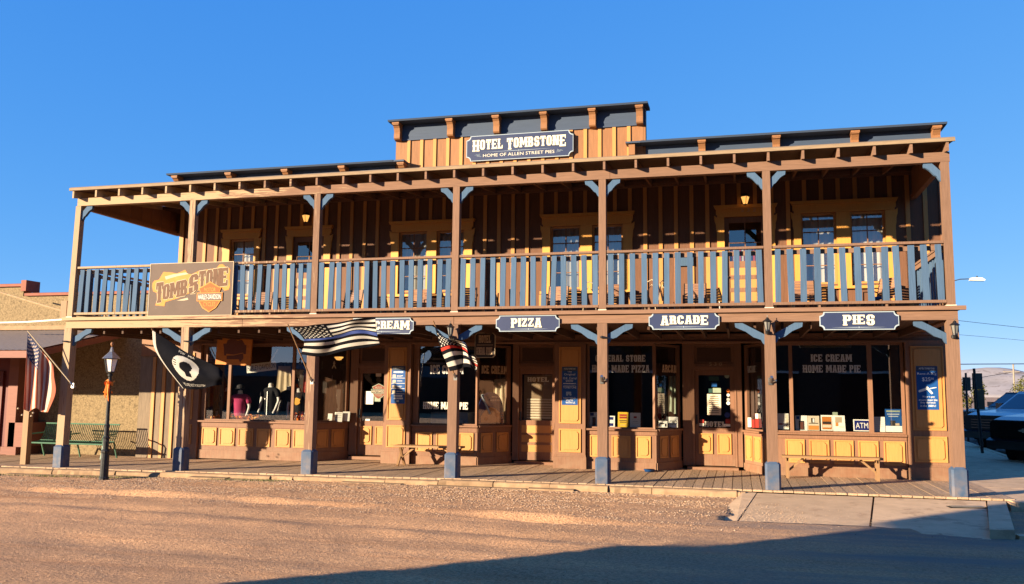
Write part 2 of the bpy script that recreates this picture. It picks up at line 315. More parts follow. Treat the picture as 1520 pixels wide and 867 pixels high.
# ------------------------------------------------------------------ ground, street, pavement
def walkz(x): return -.085*max(0, min(1, (9-x)/9))      # the boardwalk drops a little towards its left end
def sm(a, b, x):
    t = max(0, min(1, (x-a)/(b-a))); return t*t*(3-2*t)
PADL = lambda y: 14.9+.09*(y+.25)
def gz(x, y):
    if abs(x-8) > 60 or y < -45 or y > 60: return -.30
    z = -.125-.115*sm(7, -2, x)-.02*sm(0, -6, y)
    d = max(0, -y)
    z += .02*noise.noise(Vector((x*.35, y*.9, 0)))*sm(0, 2, d)+.012*noise.noise(Vector((x*1.3, y*2.6, 3)))*sm(.3, 2, d)
    lane = y+.10*(x-8)                                  # ruts run along the street, a little askew
    for c, wd, h in ((-3.6, .16, -.05), (-3.3, .2, .035), (-5.0, .22, -.035), (-5.6, .25, .03), (-2.5, .4, .02), (-7.6, .3, -.02), (-9.5, .5, .02)):
        q = (lane-c)/wd
        if abs(q) < 3: z += 1.35*h*math.exp(-q*q)*(.6+.7*noise.noise(Vector((x*.8, c, 5))))*sm(15.5, 13, x)
    z += .012*noise.noise(Vector((x*5, y*7, 1)))*sm(.2, 1, d)*sm(-14, -8, y)
    if x > PADL(y)-.16 and -3.25 < y < 0 and x < 17.9: z = -.28
    elif x > 17 and y > -4: z -= .03
    if y > -.1: z = min(z, -.2)
    return z
def axis(lo, hi, step, far):
    a = []; v = lo
    while v < hi: a.append(v); v += step
    k = step; v = hi; r = []
    while v < far: r.append(v); k *= 1.35; v += k
    r.append(far); k = step; v = lo; q = []
    while v > -far: k *= 1.35; v -= k; q.append(v)
    return q[::-1]+a+r
xs = axis(-9, 23, .12, 9000); ys = axis(-17, .3, .07, 9000)
mb = MB(); mb.v = [(x, y, gz(x, y)) for y in ys for x in xs]; nx = len(xs)
mb.f = [(j*nx+i, j*nx+i+1, (j+1)*nx+i+1, (j+1)*nx+i) for j in range(len(ys)-1) for i in range(nx-1)]; mb.mi = [0]*len(mb.f)
def groundmat():
    m = bpy.data.materials.new('dirt_and_gravel_street'); m.use_nodes = True; n = m.node_tree.nodes; l = m.node_tree.links; b = n['Principled BSDF']
    b.inputs['Roughness'].default_value = .95; b.inputs['Specular IOR Level'].default_value = .15
    geo = n.new('ShaderNodeNewGeometry')
    def nz(sc, det=6, rough=.6, stretch=None):
        x = n.new('ShaderNodeTexNoise'); x.inputs['Scale'].default_value = sc; x.inputs['Detail'].default_value = det; x.inputs['Roughness'].default_value = rough
        if stretch:
            mp = n.new('ShaderNodeMapping'); mp.inputs['Scale'].default_value = stretch; mp.inputs['Rotation'].default_value = (0, 0, R(5.5)); l.new(geo.outputs['Position'], mp.inputs[0]); l.new(mp.outputs[0], x.inputs['Vector'])
        else: l.new(geo.outputs['Position'], x.inputs['Vector'])
        return x.outputs['Fac']
    def ramp(v, a, c, b2, c2):
        r = n.new('ShaderNodeValToRGB'); r.color_ramp.elements[0].position = a; r.color_ramp.elements[0].color = (*c, 1); r.color_ramp.elements[1].position = b2; r.color_ramp.elements[1].color = (*c2, 1); l.new(v, r.inputs[0]); return r.outputs[0]
    def mix(f, a, c, mode='MIX'):
        x = n.new('ShaderNodeMix'); x.data_type = 'RGBA'; x.blend_type = mode
        if isinstance(f, float): x.inputs[0].default_value = f
        else: l.new(f, x.inputs[0])
        l.new(a, x.inputs[6]); l.new(c, x.inputs[7]); return x.outputs[2]
    band = nz(1.0, 7, .65, (.12, 1.1, 1))
    base = ramp(band, .38, (.60, .345, .185), .62, (.50, .295, .165))
    streak = ramp(nz(1.4, 8, .7, (.1, 2.2, 1)), .52, (1, 1, 1), .74, (.86, .72, .60))
    c1 = mix(.8, base, streak, 'MULTIPLY')
    speck = ramp(nz(30, 5, .85), .40, (.50, .46, .44), .60, (1.35, 1.32, 1.28))
    c2 = mix(.75, c1, speck, 'MULTIPLY')
    big = ramp(nz(.5, 4), .35, (.85, .84, .84), .65, (1.1, 1.08, 1.04))
    c3 = mix(.8, c2, big, 'MULTIPLY')
    sp = n.new('ShaderNodeSeparateXYZ'); l.new(geo.outputs['Position'], sp.inputs[0])     # oily asphalt shows through the dirt on the right
    rr = n.new('ShaderNodeMapRange'); rr.inputs['From Min'].default_value = 12.5; rr.inputs['From Max'].default_value = 16.0; l.new(sp.outputs[0], rr.inputs['Value'])
    mm = n.new('ShaderNodeMath'); mm.operation = 'MULTIPLY'; l.new(rr.outputs[0], mm.inputs[0]); l.new(ramp(nz(.9, 8, .7, (.15, 1.5, 1)), .40, (1, 1, 1), .58, (.1, .1, .1)), mm.inputs[1])
    rgb = n.new('ShaderNodeRGB'); rgb.outputs[0].default_value = (.27, .195, .15, 1)
    c4 = mix(mm.outputs[0], c3, rgb.outputs[0]); l.new(c4, b.inputs['Base Color'])
    bp = n.new('ShaderNodeBump'); bp.inputs['Strength'].default_value = 1.0; bp.inputs['Distance'].default_value = .03; l.new(nz(22, 6, .75), bp.inputs['Height'])
    b2 = n.new('ShaderNodeBump'); b2.inputs['Strength'].default_value = .25; b2.inputs['Distance'].default_value = .05; l.new(nz(4, 6, .7, (.4, 2, 1)), b2.inputs['Height']); l.new(bp.outputs[0], b2.inputs['Normal'])
    l.new(b2.outputs[0], b.inputs['Normal']); return m
M['ground'] = groundmat()
g = mb.build('dirt_street', 'ground', recalc=False, smooth=True); struct(g)
# loose gravel, thickest near the boardwalk
mb = MB()
for k in range(66000):
    y = -.45-random.expovariate(.55); x = random.uniform(-7, 19)
    if k % 5 == 0: y = random.uniform(-12, -.4)
    if y < -13 or (x > PADL(y)-.1 and y > -3.3) or (x > 14.2 and y < -2.5 and random.random() < .93): continue
    if noise.noise(Vector((x*.5, y*1.6, 9))) < -.12 and random.random() < .8: continue
    s = random.uniform(.005, .015) if y > -4.2 else random.uniform(.004, .011)*(1.15 if y > -3 else .9); z = gz(x, y)+s*.25; a = random.random()*6; cx = math.cos(a)*s; sx = math.sin(a)*s
    q = len(mb.v); mb.v += [(x+cx, y+sx, z), (x-sx, y+cx*.8, z), (x-cx, y-sx, z), (x+sx*.9, y-cx, z), (x, y, z+s*random.uniform(.5, .9))]
    mb.f += [(q, q+1, q+4), (q+1, q+2, q+4), (q+2, q+3, q+4), (q+3, q, q+4)]; mb.mi += [random.choice((0, 0, 1, 2, 3))]*4
for k in range(2600):                                   # grit washed over the lower edge of the apron
    y = -.5-2.8*random.random()**.55; x = random.uniform(14.6, 17.7)
    if random.random() > (.95 if x < 15.6 else .35)*sm(-.6, -3.0, y): continue
    s = random.uniform(.004, .011); z = -.043-.135*(-y-.285)/3.25+s*.2; q = len(mb.v); a = random.random()*6; cx = math.cos(a)*s; sx = math.sin(a)*s
    mb.v += [(x+cx, y+sx, z), (x-sx, y+cx*.8, z), (x-cx, y-sx, z), (x+sx*.9, y-cx, z), (x, y, z+s*.7)]; mb.f += [(q, q+1, q+4), (q+1, q+2, q+4), (q+2, q+3, q+4), (q+3, q, q+4)]; mb.mi += [random.choice((0, 1, 2))]*4
M['peb1'] = mat('tan_gravel', (.54, .345, .20), .9, .25, None, 0, nscale=9); M['peb2'] = mat('red_gravel', (.42, .26, .17), .9, .25, None, 0, nscale=9); M['peb4'] = mat('dark_gravel', (.15, .10, .07), .9, .25, None, 0, nscale=9); M['peb3'] = mat('pale_gravel', (.52, .38, .26), .9, .2, None, 0, nscale=9)
tag(mb.build('gravel', ['peb1', 'peb2', 'peb3', 'peb4'], recalc=False), 'loose tan gravel strewn along the street edge in front of the boardwalk', 'gravel', kind='stuff')
# little grass tufts on the left by the kerb stones
M['grass'] = mat('dry_green_grass', (.11, .12, .035), .9, .3, None, 0, nscale=9)
mb = MB()
for k in range(1500):
    c = random.choice([(-1.2, .5), (.3, .4), (-2.6, .8), (2.2, .25), (1.4, .6), (4.6, .4), (5.5, .3)]); x = random.gauss(c[0], c[1]); y = -.68+random.gauss(0, .06); z = gz(x, y)
    a = random.random()*6.3; h = random.uniform(.015, .06); dx = math.cos(a)*.006; dy = math.sin(a)*.006; lx = random.gauss(0, .02)
    q = len(mb.v); mb.v += [(x-dx, y-dy, z-.01), (x+dx, y+dy, z-.01), (x+lx, y+random.gauss(0, .02), z+h)]; mb.f.append((q, q+1, q+2)); mb.mi.append(0)
tag(mb.build('grass', 'grass', recalc=False), 'sparse low grass growing along the kerb stones at the left end', 'grass', kind='stuff')

# boardwalk: every plank a part
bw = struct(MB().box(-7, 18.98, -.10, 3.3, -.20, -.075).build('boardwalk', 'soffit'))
bw.location.z = -.03
pitch = .176; k = 0; x = -6.6
while x < 18.95:
    w_ = pitch-random.uniform(.008, .014); y0 = -.20+random.uniform(-.012, .012); z = walkz(x)+random.uniform(-.003, .003); h = .035
    o = MB().box(0, w_, 0, 4.25-y0 if True else 3, -h, 0).build('plank', 'plank')
    o.parent = bw; o.location = (x, y0, z+.03-.0); o.rotation_euler = (random.uniform(-.0006, .0006), random.uniform(-.006, .006), 0)
    x += pitch
# sandstone blocks that edge the boardwalk
kerb = struct(MB().box(-7, 14.8, -.19, -.11, -.5, -.17).build('kerb', 'stone'))
x = -6.8
while x < 14.72:
    L = random.choice((.8, 1.1, 1.5, 2.0, .5)); L = min(L, 14.75-x)
    z1 = walkz(x)-.016+random.uniform(-.012, .006); y0 = -.41+random.uniform(-.03, .02)
    b = MB(); n = 6
    nn = 7; rows_ = []
    for j in range(nn+1):                               # uneven, chipped front edge
        xx = x+.008+(L-.016)*j/nn; d1 = random.uniform(-.018, .018); d2 = random.uniform(-.012, .004); rows_.append([(xx, y0+d1, -.42), (xx, y0+d1*.7+random.uniform(-.01, .01), z1-.055), (xx, y0+.018+d1*.5, z1-.014+d2), (xx, y0+.045, z1+d2*.4), (xx, -.215, z1), (xx, -.215, -.42)])
    vs_ = [q for r_ in rows_ for q in r_]; fs_ = [tuple(range(6)), tuple(range(nn*6+5, nn*6-1, -1))]
    for j in range(nn): fs_ += [(j*6+i, j*6+(i+1) % 6, j*6+6+(i+1) % 6, j*6+6+i) for i in range(6)]
    b.add(vs_, fs_); o = b.build('kerb_stone', 'stone', kerb); x += L
x = -6.8                                                # a lower, broken course of thin stones on the left
while x < 13.5:
    L = random.choice((.5, .9, 1.3, .7)); y0 = -.54-random.uniform(0, .09); z1 = gz(x, y0)+random.uniform(.01, .04)
    if random.random() < (.85 if x < 4 else .45):
        MB().prism_x([(y0, z1-.2), (y0+.01, z1-.01), (y0+.03, z1), (-.435, z1+.01), (-.435, z1-.2)], x+.02, x+L-.02).build('kerb_stone', 'stone', kerb)
    x += L
# concrete apron at the right end, two slabs with a joint, kerb and drain
apron = struct(MB().box(15.0, 18.6, -2.9, -.4, -.45, -.25).build('concrete_apron', 'concrete'))
def slab(pts, name, th=.10, par=None):
    n = len(pts); v = [Vector(p) for p in pts]+[Vector(p)-Vector((0, 0, th)) for p in pts]
    return MB().add(v, [tuple(range(n)), tuple(range(2*n-1, n-1, -1))]+[(i, (i+1) % n, (i+1) % n+n, i+n) for i in range(n)]).build(name, 'concrete', par)
ap = lambda px, py, z: tuple(G(px, py, z))
slab([(14.95, -.285, -.045), (16.86, -.285, -.042), (16.33, -3.66, -.176), (14.60, -3.30, -.182)], 'apron_slab', .14, apron)
slab([(16.89, -.285, -.042), (18.62, -.285, -.040), (17.80, -3.85, -.172), (16.36, -3.67, -.176)], 'apron_slab', .14, apron)
slab([(14.70, -.285, -.040), (14.935, -.285, -.040), (14.585, -3.20, -.170), (14.22, -2.95, -.20)], 'apron_edge', .14, apron)
cu = slab([(18.64, -.30, -.028), (18.92, -.30, -.028), (18.14, -3.62, -.045), (17.83, -3.66, -.045)], 'apron_kerb', .35, apron)
a = G(1367, 752, -.06); b_ = G(1435, 758, -.06)
M['grate'] = mat('pale_steel_grate', (.33, .27, .2), .6, .2, None, .1)
MB().bar((17.93, -1.02, -.068), (18.42, -.93, -.062), .17, .016).build('drain_cover', 'grate', apron)
MB().bar((17.88, -1.075, -.069), (18.47, -.985, -.069), .20, .012).build('drain_recess', 'dark', apron)
slab([(18.925, -.56, -.032), (18.998, -.56, -.032), (18.998, -.22, -.032), (18.925, -.30, -.032)], 'apron_fill', .3, apron)
# side-street pavement
pav = struct(MB().box(18.99, 24.6, -.5, 2.2, -.5, -.06).build('side_pavement', 'concrete'))
seams = [-.55, 1.9, 4.2, 6.6, 9.0, 11.5, 14, 17, 20, 24, 28, 34, 40, 50, 62]
kx = lambda y: 20.95+.095*(y) if y < 30 else 23.8
for y0, y1 in zip(seams[:-1], seams[1:]):
    slab([(19.0, y0+.008, -.012), (kx(y0)+(3.4 if y0 < 1 else 0), y0+.008, -.012), (kx(y1)+(3.4 if y0 < 1 else 0), y1-.008, -.012), (19.0, y1-.008, -.012)], 'pavement_slab', .16, pav)
for y0, y1 in zip(seams[1:-1], seams[2:]):
    slab([(kx(y0)+.01, y0+.008, .0), (kx(y0)+.17, y0+.008, .0), (kx(y1)+.17, y1-.008, .0), (kx(y1)+.01, y1-.008, .0)], 'pavement_kerb', .3, pav)
M['asphalt'] = mat('dark_asphalt', (.055, .052, .05), .9, .2, None, .4, nscale=30)
struct(MB().add([(21.2, 1.8, -.165), (60, 1.8, -.165), (60, 120, -.165), (26, 120, -.165)], [(0, 1, 2, 3)]).build('side_street', 'asphalt'))
slab([(18.2, -3.60, -.12), (26, -3.3, -.12), (26, -3.1, -.12), (18.2, -3.42, -.12)], 'apron_edge', .2, apron)

# ------------------------------------------------------------------ the hotel
H = thing('hotel_building', 'long two-storey brown and mustard western hotel with a blue-railed balcony over the boardwalk', 'building', (9.5, 2.9, 0))
SX = 3.048; PX = [0, 3.008, 6.043, 9.155, 12.15, 15.231, 18.288]
WY = 2.9
# body
box('shell_wall', .66, .80, 3.06, 14, 0, 6.6, 'board', H); 
box('shell_wall', 18.74, 18.86, 2.96, 14, 0, 6.6, 'brown', H)
box('shell_wall', .66, 18.86, 13.9, 14, 0, 6.6, 'board', H)
box('flat_roof', .7, 18.8, 3.0, 14, 6.45, 6.55, 'soffit', H)
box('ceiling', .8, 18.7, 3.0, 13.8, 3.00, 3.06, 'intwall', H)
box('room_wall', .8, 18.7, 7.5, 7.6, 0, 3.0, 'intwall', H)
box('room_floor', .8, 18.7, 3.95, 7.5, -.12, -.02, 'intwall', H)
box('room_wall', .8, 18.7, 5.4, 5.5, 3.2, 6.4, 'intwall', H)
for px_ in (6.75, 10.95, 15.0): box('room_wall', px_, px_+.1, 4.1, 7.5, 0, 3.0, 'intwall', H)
for px_ in (3.5, 6.2, 9.4, 13.2): box('room_wall', px_-.05, px_+.05, 3.1, 5.4, 3.2, 6.4, 'intwall', H)
# upper wall: openings
OPEN = [('w', 2.10, 2.80, 4.05, 5.50), ('d', 3.88, 4.74, 3.26, 5.50), ('w', 6.73, 7.46, 4.05, 5.52), ('w', 7.70, 8.40, 4.05, 5.52),
        ('w', 10.49, 11.20, 4.05, 5.52), ('w', 11.47, 12.18, 4.05, 5.52), ('d', 14.42, 15.30, 3.26, 5.58), ('w', 16.03, 16.75, 4.05, 5.60), ('w', 17.03, 17.73, 4.05, 5.60)]
edges = [.66+i*.3435 for i in range(54)]; edges[-1] = 18.86; edges = [e for e in edges if e <= 18.87]
if edges[-1] < 18.8: edges.append(18.86)
def cells(x0, x1):                                      # wall left over between openings: list of (z0, z1) for a board from x0 to x1
    res = []
    cuts = sorted({x0, x1} | {e for o in OPEN for e in (o[1], o[2]) if x0 < e < x1})
    for a, b in zip(cuts[:-1], cuts[1:]):
        mid = (a+b)/2; hit = [o for o in OPEN if o[1] < mid < o[2]]
        if not hit: res.append((a, b, 3.24, 6.36))
        else:
            o = hit[0]; res.append((a, b, o[4], 6.36))
            if o[3] > 3.3: res.append((a, b, 3.24, o[3]))
    return res
for a, b in zip(edges[:-1], edges[1:]):
    yy = WY+random.uniform(0, .006)
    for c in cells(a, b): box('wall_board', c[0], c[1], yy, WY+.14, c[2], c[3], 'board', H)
# battens (avoid the trim of windows)
TRIM = [(1.88, 2.97, 5.76), (3.68, 4.95, 5.76), (6.50, 8.63, 5.78), (10.27, 12.42, 5.80), (14.21, 15.53, 5.84), (15.84, 17.96, 5.87)]
for e in edges[1:-1]:
    hw = .043; t = [q for q in TRIM if q[0]-hw < e < q[1]+hw]; z0 = t[0][2]+.004 if t else 3.26
    box('batten', e-hw, e+hw, WY-.028, WY-.001, z0, 6.34, 'yellow', H)
    if t and t[0][0]-hw < e < t[0][1]+hw and t[0][2] not in (5.84,) and not (3.6 < e < 5): box('batten', e-hw, e+hw, WY-.028, WY-.001, 3.26, 3.93, 'yellow', H)
box('corner_board', .60, .72, WY-.035, WY+.16, 3.26, 6.34, 'yellow', H)
box('corner_board', 18.79, 18.90, WY-.035, WY+.12, 3.26, 6.34, 'brown', H)
box('wall_trim', .70, 18.79, WY-.045, WY+.02, 6.345, 6.44, 'brown', H)

def upper_window(x0, x1, z0, z1, curtain=None, cm='curtain'):
    f = MB(); t = .045; y0 = WY+.03
    f.box(x0, x0+t, y0, y0+.06, z0, z1).box(x1-t, x1, y0, y0+.06, z0, z1).box(x0+t, x1-t, y0, y0+.06, z0, z0+t).box(x0+t, x1-t, y0, y0+.06, z1-t, z1)
    zm = (z0+z1)/2; f.box(x0+t, x1-t, y0+.002, y0+.058, zm-.02, zm+.02)
    o = f.build('window', 'yellow', H); xm = (x0+x1)/2
    mu = MB(); mu.box(xm-.01, xm+.01, y0+.012, y0+.035, z0+t, zm-.02).box(xm-.01, xm+.01, y0+.012, y0+.035, zm+.02, z1-t)
    for zz in ((z0+t+zm)/2, (zm+z1-t)/2): mu.box(x0+t, xm-.01, y0+.012, y0+.035, zz-.009, zz+.009).box(xm+.01, x1-t, y0+.012, y0+.035, zz-.009, zz+.009)
    mu.build('muntin', 'brown', o)
    MB().add([(x0+t, y0+.04, z0+t), (x1-t, y0+.04, z0+t), (x1-t, y0+.04, z1-t), (x0+t, y0+.04, z1-t)], [(0, 1, 2, 3)]).build('pane', 'glass', o)
    if curtain:
        for (ca, cb) in curtain:
            c = MB(); n = 26; vs = []
            for i in range(n+1):
                xx = ca+(cb-ca)*i/n; yy = y0+.17+.02*math.sin(i*1.35); vs += [(xx, yy, z0), (xx, yy, z1)]
            c.add(vs, [(2*i, 2*i+2, 2*i+3, 2*i+1) for i in range(n)]).build('curtain', cm, o, smooth=True)
    return o
for k_, x0, x1, z0, z1 in OPEN:
    if k_ == 'w':
        upper_window(x0, x1, z0, z1, [(x0, x1)], 'curtain' if x0 in (2.10, 16.03, 17.03) else 'greycurtain')
def surround(x0, x1, ztop, opens, bottom):              # mustard casing with a flared crown
    z1 = opens[0][4]; mb = MB(); y0 = WY-.05
    mb.prism([(x0+.02, ztop-.075), (x0-.015, ztop), (x1+.015, ztop), (x1-.02, ztop-.075)], y0-.05, WY-.001)
    mb.box(x0+.035, x1-.035, y0-.005, WY-.001, z1+.06, ztop-.077)
    mb.box(x0+.06, x1-.06, y0-.015, WY-.0012, z1+.003, z1+.058)
    xs_ = [x0+.05]+[v for o in opens for v in (o[1], o[2])]+[x1-.05]
    for i in range(0, len(xs_), 2):
        if xs_[i+1]-xs_[i] > .03: mb.box(xs_[i], xs_[i+1], y0, WY-.001, bottom, z1)
    for sx, X in ((1, x0), (-1, x1)):                   # ogee ears at the casing heads
        mb.prism([(X+sx*.049, z1), (X-sx*.004, z1+.04), (X+sx*.004, z1-.08), (X+sx*.03, z1-.16), (X+sx*.034, z1-.28), (X+sx*.049, z1-.34)], y0+.004, WY-.002)
    if bottom > 3.5: mb.box(x0+.0, x1-.0, y0-.04, WY-.0015, bottom-.06, bottom)
    return mb.build('window_casing' if bottom > 3.5 else 'door_casing', 'casing', H)
surround(1.85, 3.00, 5.75, [OPEN[0]], 4.0); surround(3.68, 4.97, 5.76, [OPEN[1]], 3.26); surround(6.49, 8.65, 5.78, OPEN[2:4], 4.0)
surround(10.26, 12.44, 5.80, OPEN[4:6], 4.0); dc = surround(14.21, 15.54, 5.84, [OPEN[6]], 3.26); surround(15.83, 17.98, 5.86, OPEN[7:9], 4.0)
def upper_door(x0, x1, z1):
    y0 = WY+.035; zg = 4.60; mb = MB()
    mb.box(x0, x0+.10, y0, y0+.045, 3.27, z1).box(x1-.10, x1, y0, y0+.045, 3.27, z1).box(x0+.10, x1-.10, y0, y0+.045, z1-.12, z1).box(x0+.10, x1-.10, y0, y0+.045, zg-.12, zg)
    ps = [(4.29, 4.46), (4.01, 4.20), (3.72, 3.92), (3.42, 3.62)]; zz = [zg-.12]+[v for p in ps for v in (p[1], p[0])]+[3.27]
    for i in range(0, len(zz), 2): mb.box(x0+.10, x1-.10, y0+.001, y0+.045, zz[i+1], zz[i])
    d = mb.build('door', 'brown', H)
    for p in ps: box('door_panel', x0+.10, x1-.10, y0+.012, y0+.035, p[0], p[1], 'yel_door', d)
    MB().add([(x0+.1, y0+.02, zg), (x1-.1, y0+.02, zg), (x1-.1, y0+.02, z1-.12), (x0+.1, y0+.02, z1-.12)], [(0, 1, 2, 3)]).build('pane', 'glass', d)
    g = MB(); xm = (x0+x1)/2; g.box(xm-.012, xm+.012, y0+.004, y0+.018, zg, z1-.12).box(x0+.1, xm-.012, y0+.004, y0+.018, zg+.40, zg+.42).box(xm+.012, x1-.1, y0+.004, y0+.018, zg+.40, zg+.42); g.build('muntin', 'brown', d)
    MB().lathe([(.0, -.03), (.022, -.02), (.028, 0), (.022, .02), (0, .03)], (x0+.05, y0-.03), 10).build('handle', 'chrome', d).location.z += 4.25
    return d
upper_door(3.88, 4.74, 5.50); ud = upper_door(14.42, 15.30, 5.58)
mb = MB(); plain(mb, '5 3 2', 14.78, 15.10, 5.68, 5.755, WY-.058); mb.build('house_number', 'goldletter', dc)
mb = MB()
for i in range(11): mb.box(14.54+i*.06, 14.54+i*.06+.045, WY+.09, WY+.1, 4.55, 4.93, [0, 1, 2, 0, 1][i % 5])
mb.build('door_curtain', ['redp', 'fwhite', 'fblue'], ud)

# balcony deck and roof
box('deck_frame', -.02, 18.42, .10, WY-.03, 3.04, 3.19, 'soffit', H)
for i in range(105):
    x = -.06+i*.176
    if x < 18.3: box('deck_board', x, x+.168, -.09, WY-.05, 3.192, 3.225, 'deck', H)
for i in range(38):
    x = .25+i*.49
    if x < 18.3: box('joist', x, x+.045, .11, WY-.04, 2.90, 3.038, 'soffit', H)
def lerp(v, a): return a[0]+(a[1]-a[0])*v
segs = [(-.10, 4.4), (4.405, 9.16), (9.165, 13.6), (13.605, 18.38)]
for a, b in segs:
    box('lower_beam', a, b-.004, -.10, .095, 3.02, 3.185, 'brown_x', H)
box('deck_trim', -.16, 18.50, -.17, -.085, 3.19, 3.262, 'brown_x', H)
box('deck_trim', 18.31, 18.42, -.083, WY-.05, 3.19, 3.262, 'brown_x', H)
box('side_beam', 18.20, 18.375, .10, WY-.04, 3.0, 3.185, 'brown', H)
box('side_beam', -.09, .09, .10, WY+.1, 3.0, 3.185, 'brown', H)
# upper beam + roof
for a, b in [(-.03, 6.1), (6.105, 12.3), (12.305, 18.37)]: box('upper_beam', a, b, -.075, -.0+.075, 5.845, 6.022, 'brown_x', H)
rk = .105                                               # roof slope towards the wall
def rz(y): return 6.152+(y+.30)*rk
for i in range(31):
    x = .02+i*.61
    if x > 18.3: x = 18.30
    prof = [(-.28, rz(-.28)-.17), (-.10, rz(-.1)-.16), (.12, rz(.12)-.13), (WY-.04, rz(WY)-.13), (WY-.04, rz(WY)-.004), (-.28, rz(-.28)-.004)]
    MB().prism_x(prof, x-.022, x+.022).build('rafter', 'brown_x', H)
for i in range(20):                                     # roof deck boards running along the porch
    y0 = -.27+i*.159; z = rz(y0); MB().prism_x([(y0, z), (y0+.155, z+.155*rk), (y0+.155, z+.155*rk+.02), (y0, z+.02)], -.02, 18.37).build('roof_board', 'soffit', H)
mb = MB(); mb.prism_x([(-.315, rz(-.3)+.0), (-.315, rz(-.3)+.058), (-.27, rz(-.3)+.085), (WY, rz(WY)+.085), (WY, rz(WY)+.03), (-.275, rz(-.3)+.022), (-.275, rz(-.3))], -.07, 18.42); mb.build('roof_edge', 'roofing', H)
# closed gable ends under the porch roof
for X, nm in ((.0, 'gable_board'), (18.29, 'gable_board')):
    for i in range(9 if X == 0 else 7):
        y0 = .12+i*.395; z0 = 5.86
        MB().prism_x([(y0, z0), (y0+.385, z0), (y0+.385, rz(y0+.385)-.02), (y0, rz(y0)-.02)], X-.02, X+.02).build(nm, 'brown', H)
    box('gable_rail', X-.05, X+.05, .08, WY-.04, 5.80, 5.90, 'brown', H)
box('side_soffit', -.02, .70, WY+.01, 3.66, 6.38, 6.46, 'soffit', H); box('side_soffit', .0, .62, 3.50, 3.62, 5.86, 6.38, 'soffit', H); box('gable_rail', -.05, .05, WY-.03, 3.66, 5.80, 5.90, 'brown', H)
# posts
def brace(xp, s, z1, dx, dz, hw, parent, y=0):          # curved bracket under a beam; s = side
    t = .068; pts = []
    A = (xp+s*dx, z1); 
    poly = [(xp+s*dx, z1), (xp+s*(dx-.14), z1), (xp+s*hw, z1-dz+.19), (xp+s*hw, z1-dz), (xp+s*(hw+.03), z1-dz+.03), (xp+s*(hw+.06), z1-dz+.09), (xp+s*(hw+(dx-hw)*.36), z1-dz*.66), (xp+s*(hw+(dx-hw)*.62), z1-dz*.40), (xp+s*(dx-.06), z1-.10), (xp+s*(dx-.01), z1-.075)]
    return MB().prism(poly, y-.035, y+.035).build('brace', 'navy', parent)
for i, X in enumerate(PX):
    zl = 3.018; hl = .095; hu = .07; zb = walkz(X)
    lean = -.06 if i == 0 else 0
    p = MB(); p.add([(X-hl+lean, -.095, zb-.05), (X+hl+lean, -.095, zb-.05), (X+hl+lean, .095, zb-.05), (X-hl+lean, .095, zb-.05), (X-hl+lean*.6, -.095, zl), (X+hl+lean*.6, -.095, zl), (X+hl+lean*.6, .095, zl), (X-hl+lean*.6, .095, zl)], [(0, 3, 2, 1), (4, 5, 6, 7), (0, 1, 5, 4), (1, 2, 6, 5), (2, 3, 7, 6), (3, 0, 4, 7)])
    po = p.build('post', 'brown_post', H)
    if i not in (0,): brace(X, -1, 3.0, .62, .40, hl, po)
    if i < 6: brace(X+lean*.6, 1, 3.0, .58, .38, hl, po)
    h = .135; zt = zb+.45; c = .035; b = MB()
    Xc = X+lean
    ring = lambda q, z: [(Xc-q+c, -q, z), (Xc+q-c, -q, z), (Xc+q, -q+c, z), (Xc+q, q-c, z), (Xc+q-c, q, z), (Xc-q+c, q, z), (Xc-q, q-c, z), (Xc-q, -q+c, z)]
    vs = ring(h, zb-.004)+ring(h, zt)+ring(h-.038, zt+.045); fs = [tuple(range(8))[::-1], tuple(range(16, 24))]
    for q in (0, 8): fs += [(q+j, q+(j+1) % 8, q+8+(j+1) % 8, q+8+j) for j in range(8)]
    b.add(vs, fs).build('post_base', 'blueskirt', po)
    lu = -.05 if i == 0 else 0
    u = MB(); u.add([(X-hu+lu, -.07, 3.262), (X+hu+lu, -.07, 3.262), (X+hu+lu, .07, 3.262), (X-hu+lu, .07, 3.262), (X-hu, -.07, 5.844), (X+hu, -.07, 5.844), (X+hu, .07, 5.844), (X-hu, .07, 5.844)], [(0, 3, 2, 1), (4, 5, 6, 7), (0, 1, 5, 4), (1, 2, 6, 5), (2, 3, 7, 6), (3, 0, 4, 7)])
    uo = u.build('upper_post', 'brown_post', H)
    MB().box(X-hu-.01+lu, X+hu+.01+lu, -.082, .075, 3.263, 3.285).build('post_foot', 'cream', uo)
    if i > 0: brace(X, -1, 5.842, .35, .34, hu, uo)
    if i < 6: brace(X, 1, 5.842, .35, .34, hu, uo)
# balcony railings
slat = MB().box(-.052, .052, -.016, .016, 0, 1.0).mesh('baluster', 'navy')
for i in range(6):
    a, b = PX[i]+.075, PX[i+1]-.075
    r = box('railing', a, b, -.055, .055, 4.385, 4.43, 'brown_post', H)
    box('back_rail', a, b, .022, .06, 4.27, 4.355, 'brown_post', r)
    box('bottom_rail', a, b, -.075, .02, 3.325, 3.375, 'brown_post', r); 
    for q in (.27, .66): box('rail_foot', a+(b-a)*q, a+(b-a)*q+.04, -.04, -.005, 3.263, 3.324, 'brown_post', r)
    n = (14, 15, 15, 14, 14, 13)[i]
    for k in range(n):
        x = a+.09+(b-a-.16)*k/(n-1)+random.uniform(-.012, .012)
        inst(slat, 'baluster', r, (x, -.03+random.uniform(-.006, .004), 3.376), (random.uniform(-.01, .01), random.gauss(0, .012)+(.02 if i == 0 else 0), random.uniform(-.05, .05)), (1+random.uniform(-.06, .06), 1, .985+random.uniform(-.006, .006)))
